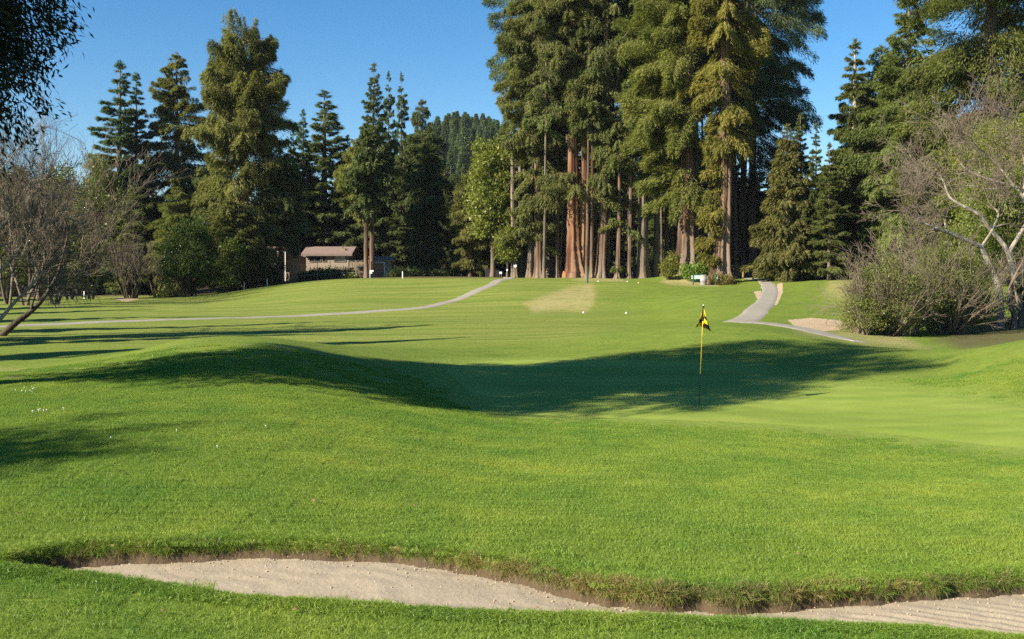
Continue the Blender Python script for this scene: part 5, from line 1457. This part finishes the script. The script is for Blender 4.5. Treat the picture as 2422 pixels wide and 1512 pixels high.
# ------------------------------------------------------------------ furniture by the redwoods
def furniture():
    # bench
    d = 95.8; x, y, z = at(1654, d); s = d / F
    o = thing('park_bench', 'pale green slatted bench half hidden by the grey bin', 'bench', (x, y, z), -.12)
    w = 1.45
    MB().box((0, -.18, .44), (w, .13, .04), bev=.01).box((0, -.02, .44), (w, .13, .04), bev=.01).build('seat', M['green_paint'], o)
    MB().box((0, .13, .62), (w, .035, .15), bev=.01).box((0, .15, .80), (w, .035, .15), bev=.01).build('backrest', M['pale_green_paint'], o)
    for xx in (-w / 2 + .16, w / 2 - .16):
        lg = MB(); lg.box((xx, -.2, .21), (.09, .07, .42)); lg.box((xx, .12, .45), (.09, .06, .9)); lg.box((xx, -.04, .40), (.08, .36, .05))
        lg.build('leg', M['green_paint'], o)
    MB().box((0, .17, .93), (w * .8, .05, .09), bev=.01).build('top_rail', M['green_paint'], o)
    # bin
    x, y, z = at(1664, 95)
    o = thing('litter_bin', 'round grey litter drum beside the slatted bench', 'bin', (x, y, z))
    b = MB(); b.tube([(0, 0, -.02), (0, 0, .04), (0, 0, .3), (0, 0, .31), (0, 0, .58), (0, 0, .59), (0, 0, .84)], [.29, .305, .305, .318, .318, .305, .305], 28)
    b.build('drum', M['grey_drum'], o)
    MB().tube([(0, 0, .841), (0, 0, .87), (0, 0, .93), (0, 0, .95)], [.325, .325, .27, .16], 28).build('lid', M['grey_drum'], o)
    # ball washer / green post with white strip
    x, y, z = at(1693, 95)
    o = thing('ball_washer', 'green ball washer post with white strip at the furrowed redwood foot', 'ball washer', (x, y, z))
    MB().tube([(0, 0, -.1), (0, 0, .75)], .045, 10).build('post', M['green_paint'], o)
    MB().tube([(0, 0, .751), (0, 0, .80), (0, 0, 1.02), (0, 0, 1.06)], [.06, .10, .10, .04], 14).build('body', M['green_paint'], o)
    MB().box((.12, -.02, .72), (.07, .03, .36), bev=.01).build('towel', M['pale_green_paint'], o)
    # green tee post
    x, y, z = at(1390, 92)
    z = (HY - 669) / F * 92 if abs((HY - 669) / F * 92 - z) < .25 else z
    o = thing('tee_post', 'dark green post with slotted head on the tee crest', 'post', (x, y, z))
    MB().box((0, 0, .45), (.14, .10, 1.1), bev=.02).build('post', M['green_paint'], o)
    hd = MB(); hd.box((-.055, 0, 1.22), (.05, .08, .44), bev=.015); hd.box((.10, 0, 1.18), (.05, .08, .36), bev=.015); hd.box((.02, 0, 1.44), (.2, .08, .06), bev=.02)
    hd.build('head', M['green_paint'], o)
    # handrail
    o_d = 108; xa, _, za = at(1757, 106); xb, _, zb = at(1783, 113)
    o = thing('handrail', 'golden wooden handrail climbing beside the path top', 'handrail', (xa, 106, za))
    b_ = (xb - xa - .35, 6.0, zb - za + .15)
    MB().box((0, 0, .45), (.11, .11, 1.15)).build('post', M['gold_wood'], o)
    MB().box((b_[0], b_[1], b_[2] + .5), (.11, .11, 1.25)).build('post', M['gold_wood'], o)
    MB().tube([(0, 0, 1.02), (.25, .6, 1.22), (b_[0], b_[1], b_[2] + 1.14)], .065, 8).build('rail', M['gold_wood'], o)
    # sign post
    x, y, z = at(1783, 108)
    o = thing('signpost', 'grey plaque on a golden post at the top of the path', 'sign', (x, y, z))
    MB().box((0, 0, .5), (.10, .10, 1.3)).build('post', M['gold_wood'], o)
    MB().box((0, -.07, 1.30), (.38, .03, .52), bev=.012).build('plaque', M['sign_grey'], o)
    # tee markers and balls
    for k, (px, py, lb) in enumerate([(1415, 666, 'white tee marker right of the green post'), (1484, 665, 'white tee marker below the slender reddish trunk'), (1510, 672, 'pale orange tee marker below the thick shaded trunk')]):
        d = 97 if k < 2 else 93.5; x, y, z = at(px, d)
        mt = M['white_metal'] if k < 2 else M['pale_orange']
        mb = MB(); th = np.linspace(-1.45, 1.5, 9)
        mb.tube(np.c_[np.zeros(9), np.zeros(9), .04 + .06 * np.sin(th)], .06 * np.cos(th) + .004, 14)
        tag(mb.build('tee_marker', mt, smooth=True, loc=(x, y, z)), lb, 'tee marker', 'tee markers')
    for k, (px, py, lb) in enumerate([(1380, 741, 'white marker ball below the dry patch'), (1481, 742, 'white marker ball on the slope right of the dry patch')]):
        x, y, z = hit(px, py, 52)
        mb = MB(); th = np.linspace(-1.45, 1.5, 9)
        mb.tube(np.c_[np.zeros(9), np.zeros(9), .04 + .06 * np.sin(th)], .055 * np.cos(th) + .004, 14)
        tag(mb.build('tee_marker', M['white_metal'], smooth=True, loc=(x, y, z)), lb, 'tee marker', 'tee markers')
    # tags on the trunks
    x, y, z = at(1201, 103)
    o = tag(MB().box((0, 0, 0), (.15, .03, .22), bev=.01).build('trunk_tag', M['white_metal'], loc=((1199 - CX) / F * 114 + .02, 113.80, (HY - 639) / F * 113.8)), 'white square tag on the sapling stem', 'tag')
    tb = MB(); tb.tube([(0, 0, 0), (0, -.03, 0)], .17, 18)
    tag(tb.build('trunk_tag', M['white_metal'], loc=((1218.5 - CX) / F * 113.5, 113.52, (HY - 629) / F * 113.5)), 'round white tag on the grey leaning pole trunk', 'tag')
    # sapling stem carrying the square tag
    # dark boxes and low white sign at the end of the cart path
    for k, (px, d, sz, lb) in enumerate([(1153, 118, (.5, .5, .95), 'narrow dark bin standing left at the cart path end'), (1172, 117, (.80, .6, .8), 'wide dark bin beside the low white sign')]):
        x, y, z = at(px, d)
        o = thing('dark_bin', lb, 'bin', (x, y, z), .1, 'dark bins at the cart path end')
        MB().box((0, 0, sz[2] / 2 - .03), sz, bev=.04).build('body', M['dark_grey'], o)
        MB().box((0, 0, sz[2] + .02), (sz[0] * 1.06, sz[1] * 1.06, .08), bev=.02).build('lid', M['dark_grey'], o)
    x, y, z = at(1184, 116)
    o = thing('low_sign', 'low white sign board beside the wide dark bin', 'sign', (x, y, z))
    MB().box((0, 0, .50), (.30, .03, .24), bev=.01).build('board', M['white_metal'], o)
    for xx in (-.1, .1): MB().box((xx, .02, .18), (.04, .04, .42)).build('leg', M['fence_wood'], o)
M['pale_orange'] = plain_mat('pale_orange_paint', (.75, .50, .30), .5, .1, 8)
furniture()

# ------------------------------------------------------------------ grass
def grass_patch(name, seed, n, size, Lr, Wr, mat, lean=.35):
    r = rng_(seed)
    p = np.c_[r.uniform(-.5, .5, (n, 2)) * size, np.full(n, -.004)]
    a = r.uniform(0, 6.28, n); e = np.abs(r.normal(0, lean, n)) + .12
    D = np.c_[np.cos(a) * np.sin(e), np.sin(a) * np.sin(e), np.cos(e)]
    S = unit(np.cross(D, np.c_[r.normal(0, 1, (n, 2)), np.zeros(n)]))
    L = r.uniform(*Lr, n); W = r.uniform(*Wr, n)
    m = p + D * (L * .6)[:, None]; t = p + D * L[:, None]
    t[:, :2] += np.c_[np.cos(a), np.sin(a)] * (L * .35)[:, None]; t[:, 2] -= L * .18
    v = np.stack([p - S * W[:, None] / 2, p + S * W[:, None] / 2, m + S * W[:, None] * .38, t, m - S * W[:, None] * .38], 1).reshape(-1, 3)
    k = np.arange(n)[:, None] * 5
    mb = MB(); mb.add(v, k + np.array([[0, 1, 2, 4]]), k + np.array([[4, 2, 3]]), tint=np.repeat(np.clip(r.normal(.5, .28, n), 0, 1), 5))
    me = mb.mesh(name, mat)
    return bpy.data.objects.new(name, me)

def grass_mat(name, a, b, c):
    m, nt = mat_new(name); g = NT(nt)
    col = g.mix(g.attr('tint'), a, b)
    geo = g.n('ShaderNodeNewGeometry')
    nb_ = g.noise(.28, 4, .65, geo.outputs['Position'])
    col = g.mix(1.0, col, g.ramp(nb_, [(.36, (.74, .86, .82)), (.64, (1.12, 1.05, 1.05))]), 'MULTIPLY')
    n = g.noise(.9, 4, .6, geo.outputs['Position'])
    col = g.mix(1.0, col, g.ramp(n, [(.33, (.72, .84, .8)), (.68, (1.18, 1.08, 1.0))]), 'MULTIPLY')
    n2 = g.noise(3.2, 3, .6, geo.outputs['Position'])
    col = g.mix(g.math('MULTIPLY', g.ramp(n2, [(.58, 0), (.72, 1)]), .12), col, c)
    d = g.n('ShaderNodeBsdfDiffuse'); t = g.n('ShaderNodeBsdfTranslucent'); gl = g.n('ShaderNodeBsdfGlossy')
    gl.inputs['Roughness'].default_value = .35; gl.inputs[0].default_value = (.9, .95, .8, 1)
    g.l(col, d.inputs[0]); g.l(col, t.inputs[0])
    mx = g.n('ShaderNodeMixShader'); mx.inputs[0].default_value = .35
    g.l(d.outputs[0], mx.inputs[1]); g.l(t.outputs[0], mx.inputs[2])
    m2 = g.n('ShaderNodeMixShader'); m2.inputs[0].default_value = .012
    g.l(mx.outputs[0], m2.inputs[1]); g.l(gl.outputs[0], m2.inputs[2])
    g.out(m2.outputs[0])
    return m
M['blade'] = grass_mat('grass_blade', (0.152, 0.250, 0.030), (0.288, 0.380, 0.072), (0.36, 0.37, 0.09))
M['dry_blade'] = grass_mat('dry_grass_blade', (0.17, 0.17, 0.045), (0.40, 0.31, 0.14), (0.36, 0.24, 0.11))

def scatter(name, label, pts, rots, scl, idx, variants, cat='grass'):
    """one object: patches of blades set on points over the ground"""
    col = bpy.data.collections.new(name + '_patches')
    for o in variants: col.objects.link(o)
    me = bpy.data.meshes.new(name)
    me.vertices.add(len(pts)); me.vertices.foreach_set('co', np.asarray(pts, 'f4').ravel())
    a = me.attributes.new('rot', 'FLOAT_VECTOR', 'POINT'); a.data.foreach_set('vector', np.asarray(rots, 'f4').ravel())
    a = me.attributes.new('scl', 'FLOAT', 'POINT'); a.data.foreach_set('value', np.asarray(scl, 'f4'))
    a = me.attributes.new('vid', 'INT', 'POINT'); a.data.foreach_set('value', np.asarray(idx, 'i4'))
    o = bpy.data.objects.new(name, me); COL.objects.link(o)
    ng = bpy.data.node_groups.new(name + '_nodes', 'GeometryNodeTree')
    ng.interface.new_socket('Geometry', in_out='INPUT', socket_type='NodeSocketGeometry')
    ng.interface.new_socket('Geometry', in_out='OUTPUT', socket_type='NodeSocketGeometry')
    n = ng.nodes; gi = n.new('NodeGroupInput'); go = n.new('NodeGroupOutput')
    ci = n.new('GeometryNodeCollectionInfo'); ci.inputs['Collection'].default_value = col
    ci.inputs['Separate Children'].default_value = True; ci.inputs['Reset Children'].default_value = True
    ip = n.new('GeometryNodeInstanceOnPoints'); ip.inputs['Pick Instance'].default_value = True
    def na(nm, typ):
        x = n.new('GeometryNodeInputNamedAttribute'); x.data_type = typ; x.inputs['Name'].default_value = nm
        return x.outputs['Attribute']
    L = ng.links.new
    e2r = n.new('FunctionNodeEulerToRotation')
    L(na('rot', 'FLOAT_VECTOR'), e2r.inputs[0])
    L(gi.outputs[0], ip.inputs['Points']); L(ci.outputs[0], ip.inputs['Instance'])
    L(na('vid', 'INT'), ip.inputs['Instance Index']); L(e2r.outputs[0], ip.inputs['Rotation']); L(na('scl', 'FLOAT'), ip.inputs['Scale'])
    L(ip.outputs[0], go.inputs[0])
    md = o.modifiers.new('blades', 'NODES'); md.node_group = ng
    return tag(o, label, cat, kind='stuff')

def slope_rot(X, Y, yaw):
    e = .08
    gx = (H0(X + e, Y) - H0(X - e, Y)) / (2 * e); gy = (H0(X, Y + e) - H0(X, Y - e)) / (2 * e)
    rx, ry = np.arctan(gy), -np.arctan(gx)
    return np.c_[rx, ry, yaw]      # small angles: yaw is turned first inside the patch

def make_grass():
    r = rng_(900)
    S = .25
    var = [grass_patch('grass_a', 1, 860, S * 1.25, (.022, .045), (.0017, .0031), M['blade']), grass_patch('grass_b', 2, 860, S * 1.25, (.020, .042), (.0017, .0031), M['blade']),
           grass_patch('grass_c', 3, 860, S * 1.25, (.024, .055), (.0018, .0033), M['blade']), grass_patch('grass_d', 4, 860, S * 1.25, (.018, .038), (.0016, .0030), M['blade'])]
    X, Y = np.meshgrid(np.arange(-14, 14, S), np.arange(5.2, 24.5, S))
    X = (X + r.uniform(-.05, .05, X.shape)).ravel(); Y = (Y + r.uniform(-.05, .05, Y.shape)).ravel()
    px = CX + F * X / Y
    k = (px > -60) & (px < 2480)
    k &= r.uniform(size=len(X)) < np.clip(1.35 - (Y - 14) / 11, 0, 1)
    X, Y = X[k], Y[k]
    ins = inside(X, Y, POLY); dl = np.minimum(dist_line(X, Y, LIPG), dist_line(X, Y, NEARG))
    k = ~ins & (dl > .055)
    gi = inside(X, Y, GREENW); gd = dist_line(X, Y, np.r_[GREENW, GREENW[:1]])
    k &= ~gi & (r.uniform(size=len(X)) < sstep(0.05, 1.3, gd))
    X, Y = X[k], Y[k]
    Z = H(X, Y)
    yaw = r.integers(0, 4, len(X)) * (math.pi / 2)
    rot = slope_rot(X, Y, yaw * 0)
    scatter('grass', 'short green turf blades of the foreground slope', np.c_[X, Y, Z], rot, np.clip(r.normal(1.0, .12, len(X)), .7, 1.3), r.integers(0, 4, len(X)), var)
    # fine fill along the near edge of the bunker
    var2 = [grass_patch('tuft_a', 11, 70, .075, (.03, .06), (.0024, .004), M['blade'], .45), grass_patch('tuft_b', 12, 70, .075, (.028, .055), (.0024, .004), M['blade'], .45)]
    def along(L, n, off, spr):
        t = np.sort(r.uniform(0, len(L) - 1.001, n)); i = t.astype(int); f = (t - i)[:, None]
        p = L[i] * (1 - f) + L[i + 1] * f; tg = unit(L[i + 1] - L[i]); nm = np.c_[-tg[:, 1], tg[:, 0]]
        return p + nm * (off + np.abs(r.normal(0, spr, n)))[:, None] * np.sign(off if off else 1)
    pn = along(NEARG, 2600, -.002, .07); pn = pn[~inside(pn[:, 0], pn[:, 1], POLY)]
    pf = along(LIPG, 3000, .04, .09); pf = pf[~inside(pf[:, 0], pf[:, 1], POLY)]
    q = np.r_[pn, pf]
    scatter('grass_edge', 'green turf tufts along the bunker edges', np.c_[q, H(q[:, 0], q[:, 1])], np.c_[np.zeros((len(q), 2)), r.uniform(0, 6.28, len(q))], r.uniform(.7, 1.2, len(q)), r.integers(0, 2, len(q)), var2)
    # shaggy lip: longer half dry blades hanging over the sand
    var3 = [grass_patch('lip_a', 21, 40, .07, (.05, .10), (.0022, .0040), M['dry_blade'], .6), grass_patch('lip_b', 22, 40, .07, (.04, .085), (.0022, .0040), M['dry_blade'], .7),
            grass_patch('lip_c', 23, 40, .07, (.045, .09), (.0022, .0040), M['blade'], .6)]
    p = along(LIPG, 3400, .001, .03)
    px = CX + F * p[:, 0] / p[:, 1]
    dryw = np.interp(px, [-100, 300, 700, 1000, 1250, 1500, 1900, 2500], [.15, .15, .2, .35, .9, .9, .7, .45])
    isd = r.uniform(size=len(p)) < dryw
    tufty = .55 + .55 * np.clip(.5 + .32 * np.sin(p[:, 0] * 9.1 + 1.3 * np.sin(p[:, 0] * 3.7)) + .28 * np.sin(p[:, 0] * 23 + 2) + r.normal(0, .2, len(p)), 0, 1.1)
    vid = np.where(isd, r.integers(0, 2, len(p)), 2)
    z = H0(p[:, 0], p[:, 1]) + .02 - r.uniform(0, .05, len(p))
    rot = np.c_[r.normal(.75, .3, len(p)), r.normal(0, .35, len(p)), r.normal(0, .5, len(p))]     # tipped out over the sand
    scatter('lip_grass', 'shaggy half dry grass hanging over the bunker lip', np.c_[p[:, 0], p[:, 1] - .01, z], rot, r.uniform(.5, 1.05, len(p)) * tufty * np.interp(px, [0, 900, 1300, 1900, 2500], [.85, .85, 1.1, 1.1, .95]), vid, var3)
    # roots and thatch on the face of the lip
    p = along(LIPG, 1500, -.02, .02)
    rot = np.c_[r.normal(1.5, .35, len(p)), r.normal(0, .4, len(p)), r.normal(0, .6, len(p))]
    scatter('thatch', 'brown matted thatch on the earth face of the bunker lip', np.c_[p[:, 0], p[:, 1], H0(p[:, 0], p[:, 1]) - r.uniform(.02, .075, len(p))], rot, r.uniform(.3, .6, len(p)), r.integers(0, 2, len(p)), var3[:2] and
            [grass_patch('thatch_a', 31, 40, .07, (.04, .08), (.0025, .0045), M['dry_blade'], .7), grass_patch('thatch_b', 32, 40, .07, (.04, .08), (.0025, .0045), M['dry_blade'], .7)])
make_grass()

# ------------------------------------------------------------------ fallen leaves, daisies, clods
def litter():
    rg = random.Random(33)
    def leaf(px, py, L, lb, grp=None):
        x, y, z = hit(px, py, 3.0, 40)
        z = Hs(x, y)
        a = rg.uniform(0, 6.28); L *= .6
        m = MB()
        n = 7; t = np.linspace(0, 1, n)
        w = .32 * L * np.sin(t * math.pi) ** .8
        zz = .10 * L * np.sin(t * math.pi * 1.0) + .02
        up = np.c_[(t - .5) * L, w, zz + .06 * L]; dn = np.c_[(t - .5) * L, -w, zz + .06 * L]; md = np.c_[(t - .5) * L, 0 * t, zz]
        v = np.r_[up, md, dn]; q = [(i, i + 1, n + i + 1, n + i) for i in range(n - 1)] + [(n + i, n + i + 1, 2 * n + i + 1, 2 * n + i) for i in range(n - 1)]
        o = m.add(v, q).build('fallen_leaf', M['leaf_litter'], smooth=True, loc=(x, y, z + .02))
        o.rotation_euler = (rg.uniform(-.3, .3), rg.uniform(-.3, .3), a)
        sol = o.modifiers.new('thickness', 'SOLIDIFY'); sol.thickness = .002
        return tag(o, lb, 'leaf', grp)
    G = 'fallen leaves on the turf'
    for px, py, L, lb in [(1891, 1323, .07, 'brown fallen leaf on the turf right of centre above the lip'), (1845, 1380, .06, 'small brown leaf just above the shaggy lip'), (1232, 1487, .06, 'orange brown leaf on the near turf below the sand'),
                          (1272, 1448, .05, 'tan leaf lying at the near edge of the sand'), (700, 1457, .08, 'brown leaf on the near turf left of centre'), (385, 1460, .07, 'brown leaf on the near turf at lower left'),
                          (745, 1194, .10, 'tan leaf on the open slope left of centre'), (981, 1206, .07, 'pinkish leaf on the open slope'), (40, 1226, .07, 'reddish leaf on the slope at the left edge'), (510, 1222, .08, 'brown twig like leaf on the slope above the bunker'), (283, 1126, .11, 'orange leaf on the slope below the left shadow'), (1400, 1083, .09, 'brown leaf on the slope below the green')]:
        leaf(px, py, L, lb, G)
    # white daisies
    k = 0
    for (cx, cy, sx, sy, n) in ((75, 955 - 28, 28, 6, 9), (95, 980, 30, 5, 8), (290, 862, 40, 8, 5), (330, 1010, 150, 40, 4)):
        for j in range(n):
            px, py = rg.gauss(cx, sx), rg.gauss(cy, sy)
            if px < 2: continue
            x, y, z = hit(px, py, 6, 30); z = Hs(x, y)
            m = MB(); c = 6; th = np.linspace(0, 2 * math.pi, c, endpoint=False); R = rg.uniform(.006, .010)
            v = np.r_[np.c_[R * np.cos(th), R * np.sin(th), np.full(c, .0)], np.c_[R * np.cos(th), R * np.sin(th), np.full(c, .006)], [[0, 0, .012]]]
            q = [(i, (i + 1) % c, c + (i + 1) % c, c + i) for i in range(c)]; t = [(c + i, c + (i + 1) % c, 2 * c) for i in range(c)]
            m.add(v, q, t).tube([(0, 0, -.05), (0, 0, 0)], .003, 4)
            o = m.build('daisy', M['flower'], loc=(x, y, z + .034)); o.rotation_euler = (rg.uniform(.2, .8), rg.uniform(-.4, .4), 0)
            tag(o, ['small white daisy in the cluster on the left mound edge', 'small white daisy in the cluster in the left shadow', 'small white daisy near the crest of the left mound', 'stray small white daisy on the left slope'][[75, 95, 290, 330].index(cx)], 'daisy', ['daisies on the mound edge', 'daisies in the left shadow', 'daisies near the crest', 'stray daisies on the slope'][[75, 95, 290, 330].index(cx)])
    # clods and pebbles on the sand
    r = rng_(77); mb = MB()
    n = 0
    while n < 520:
        x, y = r.uniform(-4.2, 4.2), r.uniform(6.2, 8.2)
        a = np.array([x]); b = np.array([y])
        if not inside(a, b, POLY)[0]: continue
        df = dist_line(a, b, LIPG)[0]
        if r.uniform() > math.exp(-df / .16) + .05: continue
        s = r.uniform(.003, .010)
        u = unit(r.normal(0, 1, (6, 3)))
        v = np.array([(s, 0, 0), (0, s, 0), (-s, 0, 0), (0, -s, 0), (0, 0, s * .8), (0, 0, -s)]) * r.uniform(.7, 1.3, (6, 1)) + [x, y, Hs(x, y) + s * .3]
        mb.add(v, t=[(0, 1, 4), (1, 2, 4), (2, 3, 4), (3, 0, 4), (1, 0, 5), (2, 1, 5), (3, 2, 5), (0, 3, 5)])
        n += 1
    o = mb.build('sand_clods', plain_mat('sand_clod', (.38, .30, .21), .95, .3, 30, .1))
    tag(o, 'loose crumbs of sand and earth under the bunker lip', 'sand crumbs', kind='stuff')
litter()

# ------------------------------------------------------------------ air
def air():
    m, nt = mat_new('haze_air'); g = NT(nt)
    v = g.n('ShaderNodeVolumePrincipled')
    v.inputs['Color'].default_value = (.80, .88, 1.0, 1)
    v.inputs['Density'].default_value = 0.00006
    v.inputs['Anisotropy'].default_value = 0.0
    o_ = g.n('ShaderNodeOutputMaterial'); g.l(v.outputs[0], o_.inputs['Volume'])
    o = MB().box((0, 410, 50), (1500, 1500, 120)).build('haze', m)
    tag(o, 'thin blue air between the lawn and the far hill', 'haze', kind='stuff')
air()
